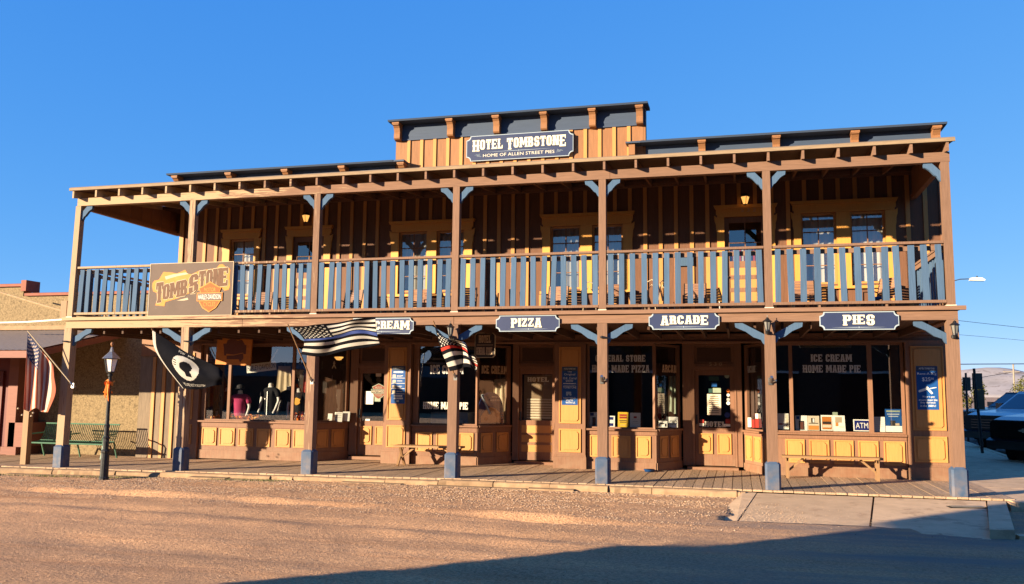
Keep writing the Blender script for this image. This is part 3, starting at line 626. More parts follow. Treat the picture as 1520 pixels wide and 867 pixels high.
for X in (0, 18.288):                                   # end railings
    r = box('railing', X-.04, X+.04, .075, WY-.06, 4.385, 4.43, 'brown_post', H)
    box('back_rail', X-.055, X-.02, .075, WY-.06, 4.27, 4.355, 'brown_post', r); box('bottom_rail', X-.04, X+.04, .075, WY-.06, 3.325, 3.375, 'brown_post', r)
    for k in range(11): inst(slat, 'baluster', r, (X, .25+k*.24, 3.376), (0, random.gauss(0, .01), R(90)), (1, 1, .985))

# parapets above the porch roof: blue band, timber cornice, brackets
def parapet(x0, x1, zbase, zband, ztop, brs, battens=False):
    y = 2.74
    box('parapet_wall', x0, x1, y+.06, y+.22, zbase, ztop-.03, 'brown', H)
    box('cornice_band', x0, x1, y+.02, y+.058, zband, ztop-.032, 'navy_band', H)
    box('cornice_fillet', x0-.01, x1+.01, y-.005, y+.018, zband-.035, zband, 'navy_band', H)
    MB().prism_x([(y-.30, ztop-.028), (y-.32, ztop+.012), (y+.26, ztop+.035), (y+.26, ztop-.028)], x0-.08, x1+.08).build('cornice_cap', 'navy_band', H)
    for bx in brs:
        b = MB(); w_ = .075; h = ztop-.03-zband
        b.prism_x([(y+.018, ztop-.03), (y-.25, ztop-.03), (y-.25, ztop-.10), (y-.21, ztop-.115), (y-.17, ztop-.16), (y-.135, zband+h*.38), (y-.15, zband+h*.25), (y-.15, zband+.0), (y-.125, zband-.03), (y+.018, zband-.045)], bx-w_, bx+w_)
        b.prism_x([(y-.262, ztop-.032), (y-.262, ztop-.075), (y-.24, ztop-.09), (y+.016, ztop-.09), (y+.016, ztop-.032)], bx-w_-.014, bx+w_+.014)
        b.build('bracket', 'orangewood', H)
parapet(.50, 6.62, 6.4, 6.98, 7.20, [.62, 2.18, 3.77, 5.32, 6.62-.05+.3]); parapet(12.72, 18.84, 6.4, 6.98, 7.30, [13.97, 15.55, 17.15, 18.74])
parapet(6.62, 12.72, 6.4, 7.80, 8.20, [6.72, 8.08, 9.23, 10.38, 11.52, 12.60])
# low cornices run on a little past the tall centre
box('cornice_cap', 6.705, 6.98, 2.44, 2.73, 7.172, 7.212, 'navy_band', H); box('cornice_cap', 12.30, 12.635, 2.44, 2.73, 7.272, 7.312, 'navy_band', H)
MB().box(12.36, 12.50, 2.50, 2.73, 7.02, 7.27).build('bracket', 'orangewood', H)
x = 6.64; k = 0
while x < 12.7:
    x1 = min(x+.335, 12.72); box('parapet_board', x, x1-.004, 2.775+random.uniform(0, .004), 2.80, 6.5, 7.762, 'orangewood', H)
    if 6.7 < x < 12.6: box('parapet_batten', x-.04, x+.04, 2.748, 2.774, 6.5, 7.762, 'yellow', H)
    x = x1
# ------------------------------------------------------------------ ground floor shopfronts
def rpanel(Mx, x0, x1, z0, z1, y, parent, m='yellow', name='raised_panel'):
    b = MB(Mx); t = min(.045, (x1-x0)*.16)
    b.box(x0, x1, y-.010, y, z0, z1)
    w_ = x1-x0; g = t+.012; c = min(.04, w_*.12); X0, X1, Z0, Z1 = x0+g, x1-g, z0+g, z1-g
    for (a, b_, c_, d) in ((x0, x1, z0, z0+t*.6), (x0, x1, z1-t*.6, z1), (x0, x0+t*.6, z0+t*.6, z1-t*.6), (x1-t*.6, x1, z0+t*.6, z1-t*.6)): b.box(a, b_, y-.026, y-.0102, c_, d)
    if X1-X0 > .08: b.prism([(X0+c, Z0), (X1-c, Z0), (X1, Z0+c), (X1, Z1-c), (X1-c, Z1), (X0+c, Z1), (X0, Z1-c), (X0, Z0+c)], y-.030, y-.0101)
    return b.build(name, m, parent)
def shop(x0, y0, x1, y1, panes, panels, ztop=2.80, zs=.90, sill=(0, 0), zb=0, pz=(.30, .75), jamb=.06):
    """one flat stretch of shopfront from (x0,y0) to (x1,y1): bulkhead, sill, frame and panes; spans are fractions of metres along it"""
    Mx, L = frame(x0, y0, x1, y1)
    bk = MB(Mx).box(0, L, .03, .12, zb-.05, zs-.04).build('bulkhead', 'brown', H)
    MB(Mx).box(0.004, L-.004, .004, .029, zb-.04, zb+.17).build('base_board', 'brown', bk)
    MB(Mx).box(0.004, L-.004, .012, .029, pz[1]+.02, zs-.041).build('rail', 'brown', bk)
    MB(Mx).box(-sill[0], L+sill[1], -.055, .14, zs-.04, zs).build('sill', 'brown', bk)
    for a, b in panels: rpanel(Mx, a, b, pz[0], pz[1], .030, bk)
    wf = MB(Mx); y_a, y_b = .055, .115
    wf.box(0, L, y_a, y_b, ztop-.05, ztop).box(0, L, y_a, y_b, zs+.001, zs+.035)
    ed = [0]+[v for p in panes for v in p]+[L]
    for i in range(0, len(ed), 2):
        if ed[i+1]-ed[i] > .005: wf.box(ed[i], ed[i+1], y_a+.001, y_b-.001, zs+.035, ztop-.05)
    w_ = wf.build('shop_window', 'brown', H)
    for a, b in panes: MB(Mx).add([(a, .09, zs+.035), (b, .09, zs+.035), (b, .09, ztop-.05), (a, .09, ztop-.05)], [(0, 1, 2, 3)]).build('pane', 'glass', w_)
    return Mx, L, w_
def fx(px, Y=2.9, py=600): return P(px, py, Y).x
# header band over all bays
HDR = box('header', 1.0, 18.83, 2.93, 3.05, 2.80, 3.0, 'brown', H)
box('header_trim', 1.0, 18.83, 2.87, 2.929, 2.80, 2.84, 'brown', H); box('header_trim', 1.0, 18.83, 2.88, 2.929, 2.955, 3.0, 'brown', H)
# bay A  (motorcycle clothing window)
A0 = 1.44; bayA = shop(A0, 2.9, 4.53, 2.9, [(fx(303)-A0, fx(335)-A0), (fx(339)-A0, fx(430)-A0), (fx(434)-A0, 3.03)],
    [(fx(a, 2.93, 650)-A0, fx(b, 2.93, 650)-A0) for a, b in ((300, 321.5), (326, 348.5), (354, 376), (381.5, 401), (409, 431), (436, 457.5))], sill=(.04, .04), pz=(.28, .72))
dA = shop(4.56, 2.91, 5.10, 3.88, [(.08, 1.04)], [(.12, .50), (.60, .98)], sill=(-.0, -.06), pz=(.28, .72))
# bay B
B0 = 7.14; bayB = shop(B0, 2.94, 8.76, 2.94, [(.14, 1.56)], [(fx(a, 2.97, 650)-B0, fx(b, 2.97, 650)-B0) for a, b in ((618, 641.5), (648, 672), (681, 703))], sill=(0, .03), pz=(.28, .73))
dB = shop(8.79, 2.95, 9.36, 3.88, [(.06, .96)], [(.10, .46), (.60, .98)], sill=(0, -.06), pz=(.28, .73))
# bay C
C0 = 11.34; bayC = shop(C0, 2.93, 12.88, 2.93, [(.05, 1.50)], [(fx(a, 2.96, 660)-C0, fx(b, 2.96, 660)-C0) for a, b in ((876, 895), (908, 936), (944, 966))], sill=(0, .03), pz=(.27, .75))
dC = shop(12.91, 2.94, 13.40, 3.88, [(.06, .96)], [(.13, .45), (.56, .90)], sill=(0, -.06), pz=(.27, .75))
dC2 = shop(14.74, 3.88, 15.13, 2.95, [(.12, .94)], [(.10, .46), (.55, .93)], sill=(-.06, 0), pz=(.24, .78))
# bay D
D0 = 15.15; bayD = shop(D0, 2.92, 17.99, 2.92, [(fx(1150)-D0, fx(1172.5)-D0), (fx(1178)-D0, fx(1290)-D0), (fx(1297)-D0, 2.78)],
    [(.02, .10)]+[(fx(a, 2.95, 670)-D0, fx(b, 2.95, 670)-D0) for a, b in ((1166, 1194.5), (1201.5, 1231), (1238, 1267), (1274, 1304), (1312, 1343))], sill=(-.0, 0), pz=(.27, .76))
# pilasters
def pilaster(x0, x1, y0=2.86):
    p = box('pilaster', x0, x1, y0, 3.05, -.02, 2.80, 'brown', H); Mx = Matrix.Translation((0, y0, 0))
    MB().box(x0-.025, x1+.025, y0-.035, y0-.001, -.02, .26).box(x0-.012, x1+.012, y0-.02, y0-.001, .261, .30).build('plinth', 'brown', p)
    w_ = x1-x0; m_ = min(.10, w_*.16)
    rpanel(Mx, x0+m_, x1-m_, .36, .88, 0, p); rpanel(Mx, x0+m_, x1-m_, 1.0, 2.72, 0, p)
    return p
pilaster(6.45, 7.12); pilaster(10.62, 11.32); pilaster(18.01, 18.83, 2.87)
p0 = box('pilaster', 1.02, 1.42, 2.86, 3.05, -.06, 2.80, 'brown', H); Mx = Matrix.Translation((0, 2.86, 0))
rpanel(Mx, .78+.28, 1.26, .30, .80, 0, p0); rpanel(Mx, 1.06, 1.26, .92, 2.6, 0, p0)
# hidden reveals beside the recessed doors
for x, y0_, y1_ in ((6.46, 3.055, 4.0), (10.63, 3.055, 4.0)): box('reveal', x, x+.08, y0_, y1_, -.02, 3.0, 'brown', H)
# recessed doors
def shopdoor(x0, x1, d0, d1, kind):
    y = 3.90; zt = 2.22; zb = .07
    box('door_step', x0+.1, x1-.1, 3.66, 4.05, -.02, .055, 'brown', H)
    c = MB(); c.box(x0, d0-.003, y-.04, y+.10, zb, 3.0).box(d1+.003, x1, y-.04, y+.10, zb, 3.0).box(d0-.002, d1+.002, y-.03, y+.09, zt+.003, zt+.16).box(d0-.002, d1+.002, y-.03, y+.09, 2.80, 3.0)
    c.box(d0-.05, d0-.0035, y-.055, y-.041, zb, zt+.05).box(d1+.0035, d1+.05, y-.055, y-.041, zb, zt+.05).box(d0-.05, d1+.05, y-.055, y-.0311, zt+.051, zt+.10)
    fr = c.build('door_frame', 'brown', H)
    MB().box(d0, d1, y+.02, y+.04, zt+.162, 2.798).build('transom_panel', 'brown', fr)
    MB().box(d0+.06, d1-.06, y+.01, y+.019, zt+.21, 2.75).build('transom_panel', 'soffit', fr)
    st = .09 if kind != 'hotel' else .06; zg = .93 if kind != 'hotel' else 1.02
    m = MB(); a, b = d0+st, d1-st
    m.box(d0, a, y, y+.045, zb+.01, zt).box(b, d1, y, y+.045, zb+.01, zt).box(a, b, y, y+.045, zt-.10, zt).box(a, b, y, y+.045, zg-.09, zg)
    if kind == 'hotel':
        ps = [(.72, .90), (.50, .67), (.27, .44)]; zz = [zg-.09]+[v for p in ps for v in (p[1], p[0])]+[zb+.01]
        for i in range(0, len(zz), 2):
            if zz[i]-zz[i+1] > .01: m.box(a, b, y+.001, y+.045, zz[i+1], zz[i])
        dr = m.build('door', 'brown', H)
        for p in ps: box('door_panel', a, b, y+.012, y+.035, p[0], p[1], 'yel_door', dr)
    else:
        m.box(a, b, y+.001, y+.045, zb+.01, zg-.09); dr = m.build('door', 'brown', H); mid = (a+b)/2; Mx = Matrix.Translation((0, y+.001, 0))
        rpanel(Mx, d0+.08, mid-.05, .34, .80, 0, dr); rpanel(Mx, mid+.05, d1-.08, .34, .80, 0, dr)
    MB().add([(a, y+.02, zg), (b, y+.02, zg), (b, y+.02, zt-.10), (a, y+.02, zt-.10)], [(0, 1, 2, 3)]).build('pane', 'glass', dr)
    k = MB(); k.box(d0+.02, d0+.06, y-.012, y-.001, 1.0, 1.22).tube([(d0+.04, y-.012, 1.05), (d0+.04, y-.05, 1.05)], [.018, .026], 10).build('handle', 'black', dr)
    return dr, a, b, zg, zt-.10, y
dra = shopdoor(5.11, 6.46, 5.33, 6.20, 'a'); drh = shopdoor(9.37, 10.62, 9.53, 10.40, 'hotel'); drc = shopdoor(13.41, 14.73, 13.68, 14.56, 'c')
for x0, x1 in ((5.0, 6.5), (9.3, 10.65), (13.3, 14.8)): box('recess_ceiling', x0, x1, 3.06, 4.0, 2.985, 2.999, 'soffit', H)
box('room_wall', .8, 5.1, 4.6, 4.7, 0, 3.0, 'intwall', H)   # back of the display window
# house number 530
mb = MB(); plain(mb, '5 3 0', 14.02, 14.30, 2.335, 2.41, 3.838); mb.build('house_number', 'goldletter', drc[0])
# display floors inside the windows
for x0, x1 in ((1.45, 4.6), (7.15, 8.8), (11.35, 12.9), (15.16, 17.98)): box('display_shelf', x0, x1, 3.045, 3.6, .86, .899, 'wood', H)

# window lettering, on the outside of the glass
def onwin(Mx, pieces, parent, m='vinyl', yl=.086):
    b = MB(Mx)
    for kind, t, a, c, d, e in pieces: (western if kind == 'w' else plain)(b, t, a, c, d, e, yl)
    b.build('lettering', m, parent)
def Lp(Mx, px, py, Y):                                  # local x, z of a picture point seen on this stretch of window
    q = ray(px, py); inv = Mx.inverted(); o = inv @ CAM; d = inv.to_3x3() @ q; t = (.085-o.y)/d.y; r = o+d*t; return r.x, r.z
def wl(st, txt, px0, px1, py0, py1, kind='w', m='vinyl'):
    Mx, L, w_ = st; pa = Lp(Mx, px0, py1, 0); pb = Lp(Mx, px1, py0, 0)
    pm0 = Lp(Mx, (px0+px1)/2, py0, 0)[1]; pm1 = Lp(Mx, (px0+px1)/2, py1, 0)[1]
    onwin(Mx, [(kind, txt, pa[0], pb[0], pm1, pm0)], w_, m)
wl(bayD, 'ICE CREAM', 1204, 1264, 526, 537); wl(bayD, 'HOME MADE PIE', 1192, 1277, 542, 553)
wl(bayC, 'GENERAL STORE', 884, 958, 527, 537); wl(bayC, 'HOME MADE PIZZA', 879, 964, 542, 553)
wl(dC, 'ARCADE', 983, 1007, 542, 553, m='goldletter'); wl(dC2, 'ARCADE', 1109, 1122, 543, 553)
M['brightv'] = mat('bright_window_lettering', (.80, .74, .62), .6, .05, None, 0, rnd=0)
wl(bayB, 'ICE CREAM', 639, 688, 542, 555); wl(bayB, 'HOME MADE PIE', 628, 695, 597, 607.5, m='brightv')
wl(dB, 'ICE CREAM', 715, 753, 543, 555, m='goldletter')
def wdoor(dr, txt, x0, x1, z0, z1, m='brightv', kind='w', y=-.0, mi=0):
    b = MB(); (western if kind == 'w' else plain)(b, txt, x0, x1, z0, z1, dr[5]+.018); b.build('lettering', m, dr[0])
wdoor(drh, 'HOTEL', 9.73, 10.25, 1.94, 2.05, 'cream'); wdoor(drc, 'HOTEL', 13.90, 14.36, .95, 1.07, 'cream')
def flat(name, x0, x1, z0, z1, y, m, parent, Mx=None): return MB(Mx).box(x0, x1, y-.004, y, z0, z1).build(name, m, parent)
def dpos(px, py, Y=3.915): q = P(px, py, Y); return q.x, q.z
def dflat(name, px0, px1, py0, py1, m, parent, y=3.915, par_y=None):
    a = P(px0, py1, y); b = P(px1, py0, y); return flat(name, a.x, b.x, a.z, b.z, y, m, parent)
# stickers and notices on the glass of the doors
n1 = dflat('notice', 1050, 1070, 585, 616, 'paper2', drc[0]); mb = MB()
for k in range(9):
    a = P(1052, 588+k*3, 3.909); b = P(1067, 589+k*3, 3.909); mb.box(a.x+(.03 if k < 2 else 0), b.x-(.02 if k % 3 == 0 else 0), 3.909, 3.91, b.z, a.z)
mb.build('printed_lines', 'ink', n1)
M['teal'] = mat('teal_sticker', (.03, .08, .07), .5, .1, None, 0); M['pale'] = mat('pale_sticker', (.35, .42, .30), .5, .1, None, 0)
for px0, px1, py0, py1, m_ in ((1052, 1067, 559, 565, 'teal'), (1056, 1064, 568, 574, 'bluep'), (1058, 1070, 576, 583, 'pale'), (1052, 1057, 577, 583, 'teal'), (1039, 1045, 623, 628, 'redp'), (1038, 1045, 628.5, 632.5, 'paper'), (1077, 1084, 622, 629, 'redp'), (1074, 1084, 629.5, 633, 'paper')): dflat('sticker', px0, px1, py0, py1, m_, drc[0])
def disc(name, px, py, r, Y, m, parent, n=20):
    c = P(px, py, Y); return MB().prism([(c.x+r*math.cos(2*math.pi*k/n), c.z+r*math.sin(2*math.pi*k/n)) for k in range(n)], Y-.004, Y).build(name, m, parent)
for px, py, r, m_ in ((1079, 558, .055, 'pale'), (1081, 580, .04, 'orange'), (1081, 586.5, .035, 'paper'), (1081, 593, .038, 'fwhite'), (1081, 598.5, .04, 'paper'), (1079.5, 616, .062, 'lineblue')): disc('sticker', px, py, r, 3.914, m_, drc[0])
b_ = MB(); plain(b_, 'OPEN', 0, 1, 0, 1, 0)
# door A: shield decal, hung notice
def shieldpoly(cx, cz, w_, h):
    return [(cx-w_*.5, cz+h*.30), (cx-w_*.36, cz+h*.34), (cx, cz+h*.5), (cx+w_*.36, cz+h*.34), (cx+w_*.5, cz+h*.30), (cx+w_*.40, cz+h*.12), (cx+w_*.40, cz-h*.1), (cx+w_*.46, cz-h*.16), (cx+w_*.30, cz-h*.36), (cx, cz-h*.5), (cx-w_*.30, cz-h*.36), (cx-w_*.46, cz-h*.16), (cx-w_*.40, cz-h*.1), (cx-w_*.40, cz+h*.12)]
def shield(parent, cx, cz, w_, h, y, mats=('fwhite', 'shield', 'paper', 'ink'), text=True):
    b = MB(); b.prism(shieldpoly(cx, cz, w_, h), y-.003, y, 0); b.prism(shieldpoly(cx, cz, w_*.92, h*.93), y-.0045, y-.0031, 1)
    b.box(cx-w_*.56, cx+w_*.56, y-.006, y-.0032, cz-h*.14, cz+h*.14, 0); b.box(cx-w_*.53, cx+w_*.53, y-.0075, y-.0061, cz-h*.115, cz+h*.115, 3)
    o = b.build('shield_emblem', list(mats), parent)
    l_ = MB(); western(l_, 'HARLEY-DAVIDSON', cx-w_*.50, cx+w_*.50, cz-h*.085, cz+h*.085, y-.0082, step=.00005) if False else plain(l_, 'HARLEY-DAVIDSON', cx-w_*.49, cx+w_*.49, cz-h*.08, cz+h*.08, y-.0082); l_.build('lettering', mats[2], o)
    if text:
        l_ = MB(); plain(l_, 'MOTOR', cx-w_*.25, cx+w_*.25, cz+h*.17, cz+h*.30, y-.0052); plain(l_, 'CYCLES', cx-w_*.27, cx+w_*.27, cz-h*.31, cz-h*.17, y-.0052); l_.build('lettering', mats[0], o)
    return o
M['shieldred'] = mat('dark_red_shield', (.24, .05, .025), .6, .1, None, 0)
c = P(562, 581, 3.915); shield(dra[0], c.x-.0, c.z, .36, .40, 3.915, mats=('pale', 'shieldred', 'paper2', 'ink'))
dflat('notice', 541.5, 554.5, 581, 600, 'paper', dra[0]); dflat('notice', 556, 565, 585, 596, 'pale', dra[0]); dflat('sticker', 541, 549, 622, 626, 'paper', dra[0]); dflat('sticker', 558, 566, 554, 559, 'paper2', dra[0])
flat('door_blind', 9.62, 10.34, 1.0, 2.1, 4.0, 'blind', drh[0])
for k in range(8): flat('blind_slat', 9.70, 10.32, 1.06+k*.062, 1.10+k*.062, 3.985, 'paper2', drh[0])

# posters on the pilasters
def poster(px0, px1, py0, py1, Y, label, lines, extra=None):
    a = P(px0, py1, Y); b = P(px1, py0, Y); w_ = b.x-a.x; h = b.z-a.z
    t = thing('poster', label, 'poster', (a.x, Y, a.z), group='blue posters on the shopfront pilasters')
    bd = flat('board', a.x, b.x, a.z, b.z, Y, 'bluep', t)
    hb = MB(); hb.box(a.x+.01*w_, b.x-.01*w_, Y-.006, Y-.0041, b.z-.115*h, b.z-.005*h).build('header_plate', 'navy_band', bd)
    mb = MB(); plain(mb, 'HOTEL TOMBSTONE', a.x+.14*w_, b.x-.14*w_, b.z-.075*h, b.z-.035*h, Y-.0065)
    for txt, u0, u1, v0, v1 in lines: plain(mb, txt, a.x+u0*w_, a.x+u1*w_, b.z-v1*h, b.z-v0*h, Y-.0048)
    mb.build('lettering', 'paper', bd)
    if extra: extra(a, b, w_, h, Y, bd)
    return t
def gunpic(a, b, w_, h, Y, bd):
    mb = MB(); cx = a.x+.5*w_; cz = b.z-.52*h
    mb.prism([(cx-.42*w_, cz-.065*h), (cx-.40*w_, cz-.035*h), (cx-.08*w_, cz+.02*h), (cx-.02*w_, cz+.055*h), (cx+.03*w_, cz+.04*h), (cx+.26*w_, cz-.105*h), (cx+.18*w_, cz-.125*h), (cx-.02*w_, cz-.02*h), (cx-.08*w_, cz-.04*h), (cx-.38*w_, cz-.085*h)], Y-.006, Y-.0045)
    mb.bar((cx+.12*w_, Y-.005, cz+.005*h), (cx+.42*w_, Y-.005, cz+.03*h), .002, .018*h*1.0); mb.build('revolver_picture', 'paper', bd)
def rigpic(a, b, w_, h, Y, bd):
    mb = MB(); cx = a.x+.47*w_; cz = b.z-.70*h
    mb.box(cx-.2*w_, cx+.12*w_, Y-.006, Y-.0045, cz-.02*h, cz+.045*h)
    for dx in (-.13, .08):
        mb.prism([(cx+dx*w_+.07*w_*math.cos(k*.523), cz-.03*h+.07*w_*math.sin(k*.523)) for k in range(12)], Y-.0075, Y-.0062)
    mb.build('wagon_picture', 'pale_line', bd); strokes(a, b, w_, h, Y, bd, [(.43, .455, .1, .9), (.49, .498, .1, .9)])
def strokes(a, b, w_, h, Y, bd, rows):                # print too small to read: short broken strokes
    mb = MB()
    for v0, v1, u0, u1 in rows:
        u = u0
        while u < u1: du = random.uniform(.03, .09); mb.box(a.x+u*w_, a.x+min(u+du, u1)*w_, Y-.0052, Y-.0044, b.z-v1*h+random.uniform(0, .004), b.z-v0*h); u += du+.018
    mb.build('small_print', 'paper', bd)
def facepic(a, b, w_, h, Y, bd):
    strokes(a, b, w_, h, Y, bd, [(.14, .185, .16, .84), (.25, .265, .4, .85), (.28, .29, .4, .75), (.39, .405, .4, .8), (.53, .545, .4, .78), (.56, .57, .4, .7), (.67, .685, .4, .82), (.775, .82, .22, .82), (.84, .885, .22, .86), (.91, .96, .42, .58)])
    for k, v in enumerate((.22, .36, .50, .64)):
        MB().box(a.x+.02*w_, b.x-.02*w_, Y-.006, Y-.0045, b.z-(v+.105)*h, b.z-(v+.095)*h).build('printed_line', 'paper', bd)
        MB().box(a.x+.10*w_, a.x+.32*w_, Y-.006, Y-.0045, b.z-(v+.085)*h, b.z-(v+.01)*h).build('portrait_picture', 'paper2', bd)
poster(1362, 1391, 543.5, 608, 2.838, 'blue rental poster with revolver picture and price on the right corner pilaster',
       [('Rent-A-Rig', .06, .95, .15, .215), ('$25', .27, .66, .26, .36), ('00', .68, .82, .265, .31), ('Wear a gun', .25, .82, .68, .735), ('around town like', .08, .94, .75, .80), ('they did back', .14, .86, .815, .87), ("in the 1880's!", .14, .86, .885, .935)], gunpic)
poster(834, 857.5, 544.5, 601, 2.828, 'blue poster headed The Original beside the hotel door under the pizza sign',
       [('The', .34, .62, .10, .15), ('Original', .14, .84, .175, .24), ('O.K. Corral', .08, .92, .27, .33), ('SHOW', .25, .72, .345, .40), ('TOMBSTONE', .08, .92, .51, .57), ('TAKE YOUR', .08, .88, .80, .845), ('PHOTO', .28, .70, .86, .90), ('WITH US', .24, .84, .915, .965)], rigpic)
poster(580, 602, 543.5, 599, 2.828, 'blue tour poster with small portraits on the pilaster right of the shield door',
       [], facepic)

# ------------------------------------------------------------------ hanging name boards on the beam
def notched(x0, x1, z0, z1, r, n=5):
    p = []
    for cx, cz, a0 in ((x0, z0, 90), (x1, z0, 180), (x1, z1, 270), (x0, z1, 0)):
        for k in range(n+1):
            a = R(a0-90*k/n); p.append((cx+r*math.cos(a), cz+r*math.sin(a)))
    return p
def nameboard(x0, x1, z0, z1, Y, label, build, r=.07, root=None):
    t = thing('sign_board', label, 'sign', ((x0+x1)/2, Y, z0), group=None if root else 'blue name boards along the lower beam')
    bd = MB().prism(notched(x0, x1, z0, z1, r), Y, Y+.03).build('board', 'pale_line', t)
    e = .016; MB().prism(notched(x0+e, x1-e, z0+e, z1-e, r+.004), Y-.004, Y-.0005).build('panel', 'signblue', bd)
    build(bd, Y-.005); return t
def lines(bd, x0, x1, z, Y):
    xm = (x0+x1)/2; mb = MB()
    mb.face([(x0, z), (xm-.02, z-.005), (xm-.02, z+.005)], Y).face([(x1, z), (xm+.02, z+.005), (xm+.02, z-.005)], Y)
    mb.face([(xm-.017, z), (xm, z-.015), (xm+.017, z), (xm, z+.015)], Y); mb.build('ornament_line', 'pale_line', bd)
def simple(txt, tx0, tx1, ty0, ty1, lx0, lx1, ly):
    def f(bd, Y):
        a = P(tx0, ty1, Y); b = P(tx1, ty0, Y); d = .006
        m = MB(); western(m, txt, a.x+d, b.x+d, a.z-d, b.z-d, Y-.0005, big=1.12, step=.00002); m.build('letter_shadow', 'drop', bd)
        m = MB(); western(m, txt, a.x, b.x, a.z, b.z, Y-.004, big=1.12, step=.0001); m.build('lettering', 'cream', bd)
        lines(bd, P(lx0, ly, Y).x, P(lx1, ly, Y).x, P((lx0+lx1)/2, ly, Y).z, Y)
    return f
def nb(px0, px1, py0, py1, label, f, Y=-.14):
    a = P(px0, (py1), Y); b = P(px1, py0, Y); zc1 = P((px0+px1)/2, py0, Y).z; zc0 = P((px0+px1)/2, py1, Y).z
    return nameboard(a.x, b.x, zc0, zc1, Y, label, f)
nb(1217, 1334, 462.5, 489.5, 'blue notched sign board reading PIES on the beam at the right end', simple('PIES', 1252, 1298, 467, 481.5, 1233, 1318, 485.8))
nb(963, 1067.5, 464, 489, 'blue notched sign board reading ARCADE on the beam over the number 530 door', simple('ARCADE', 981, 1051, 468, 481.5, 977, 1053, 485.3))
nb(736, 830.5, 468, 492, 'blue notched sign board reading PIZZA on the beam over the hotel door', simple('PIZZA', 759, 804, 472, 485, 753, 816, 488.4))
nb(519, 614, 472, 496, 'blue notched sign board reading ICE CREAM on the beam partly behind the blue line flag', simple('ICE CREAM', 527, 608, 476, 488.5, 536, 598, 492.3))
# big sign on the parapet
def bigsign(bd, Y):
    a = P(701, 228, Y); x0, x1 = P(702, 218, Y).x, P(840, 208, Y).x
    z0, z1 = 7.40, 7.64
    for m_, mm, d, yy in (('letter_shadow', 'drop', .008, Y-.0005), ('lettering', 'cream', 0, Y-.004)):
        m = MB(); western(m, 'HOTEL TOMBSTONE', x0+d, x1+d, z0-d, z1-d, yy, big=1.16, step=.00003); m.build(m_, mm, bd)
    m = MB(); plain(m, 'HOME OF ALLEN STREET PIES', P(717, 234, Y).x, P(823, 227, Y).x, 7.215, 7.29, Y-.002); m.build('lettering', 'cream', bd)
    lines(bd, x0+.2, x1-.2, 7.335, Y)
    for s_, cx in ((-1, P(709, 234, Y).x), (1, P(831, 226, Y).x)):      # scroll ornaments
        m = MB()
        for k0, r0, ox, oz, sg in ((0, .032, 0, 0, 1), (2, .026, s_*-.05, .02, -1)):
            pts = [(cx+ox+s_*r0*(1-k/22)*math.cos(k*.42*sg+k0), Y-.001, 7.255+oz+r0*(1-k/22)*math.sin(k*.42*sg+k0)) for k in range(18)]
            m.tube(pts, .004, 4)
        m.tube([(cx-s_*.09, Y-.001, 7.23), (cx-s_*.03, Y-.001, 7.24), (cx+s_*.03, Y-.001, 7.29), (cx+s_*.07, Y-.001, 7.26)], .004, 4)
        m.build('scroll_ornament', 'pale_line', bd)
a = P(692, 243, 2.68); b = P(851, 193, 2.68)
nameboard(a.x, b.x, 7.13, 7.745, 2.68, 'large blue notched sign board reading HOTEL TOMBSTONE on the tall centre parapet', bigsign, r=.10, root=1)

# brown motorcycle banner on the left railing
Y = -.12; A = P(220, 468, Y); B_ = P(346.5, 391, Y)
t = thing('banner_sign', 'worn brown banner reading TOMBSTONE with an orange shield, hung on the left balcony railing', 'banner', ((A.x+B_.x)/2, Y, A.z))
X0, X1, Z0, Z1 = A.x, B_.x, 3.275, 4.425; WW = X1-X0; HH = Z1-Z0
bd = MB().box(X0, X1, Y, Y+.02, Z0, Z1).build('board', 'signbrown', t)
e = .012; fr = MB(); fr.box(X0-e, X1+e, Y-.006, Y+.022, Z1, Z1+e).box(X0-e, X1+e, Y-.006, Y+.022, Z0-e, Z0).box(X0-e, X0, Y-.006, Y+.022, Z0, Z1).box(X1, X1+e, Y-.006, Y+.022, Z0, Z1); fr.build('edging', 'bannertan', bd)
UV = lambda u, v: (X0+(u-40)/1100*WW, Z1-(v-95)/670*HH)       # coordinates of the enlarged crop
blob = [(75, 340), (100, 310), (160, 300), (215, 200), (300, 205), (400, 225), (510, 180), (545, 235), (600, 240), (700, 195), (800, 185), (925, 170), (960, 125), (1000, 120), (1045, 160), (1085, 165), (1105, 200), (1100, 300), (1112, 400), (1095, 450), (1040, 460), (1000, 420), (700, 450), (640, 470), (590, 480), (430, 545), (265, 590), (255, 645), (130, 630), (150, 560), (140, 470), (90, 450), (72, 390)]
MB().prism([UV(*q) for q in blob], Y-.004, Y-.0005).build('orange_scroll', 'bannerorange', bd)
def arcf(u0, u1, base0, base1, h0, h1):
    def f(x, z):                                         # x,z in 0..1 -> slanted, growing line of letters
        u = u0+(u1-u0)*x; b0 = base0+(base1-base0)*x; h = h0+(h1-h0)*x; return UV(u, b0-h*z)
    return f
for nm, mm, d, yy in (('letter_outline', 'bannertan', 9, -.006), ('lettering', 'bannerletter', 0, -.011)):
    m = MB()
    for txt, args in (('T', (130, 225, 605, 590, 265, 260)), ('OMB', (225, 545, 560, 510, 190, 210)), ('S', (570, 690, 495, 480, 235, 255)), ('TON', (700, 985, 440, 395, 235, 225)), ('E', (975, 1075, 405, 395, 230, 230))):
        f = arcf(*args)
        if nm == 'letter_outline':
            for du, dv in ((-d, 0), (d, 0), (0, -d), (0, d)):
                g_ = lambda x, z, du=du, dv=dv: (f(x, z)[0]+du/1100*WW, f(x, z)[1]+dv/670*HH)
                western(m, txt, 0, 1, 0, 1, Y+yy-.0004*((du > 0)+2*(dv > 0)), f=g_, gap=.08, step=.00001)
        else: western(m, txt, 0, 1, 0, 1, Y+yy, f=f, gap=.08, step=.00003)
    m.build(nm, mm, bd)
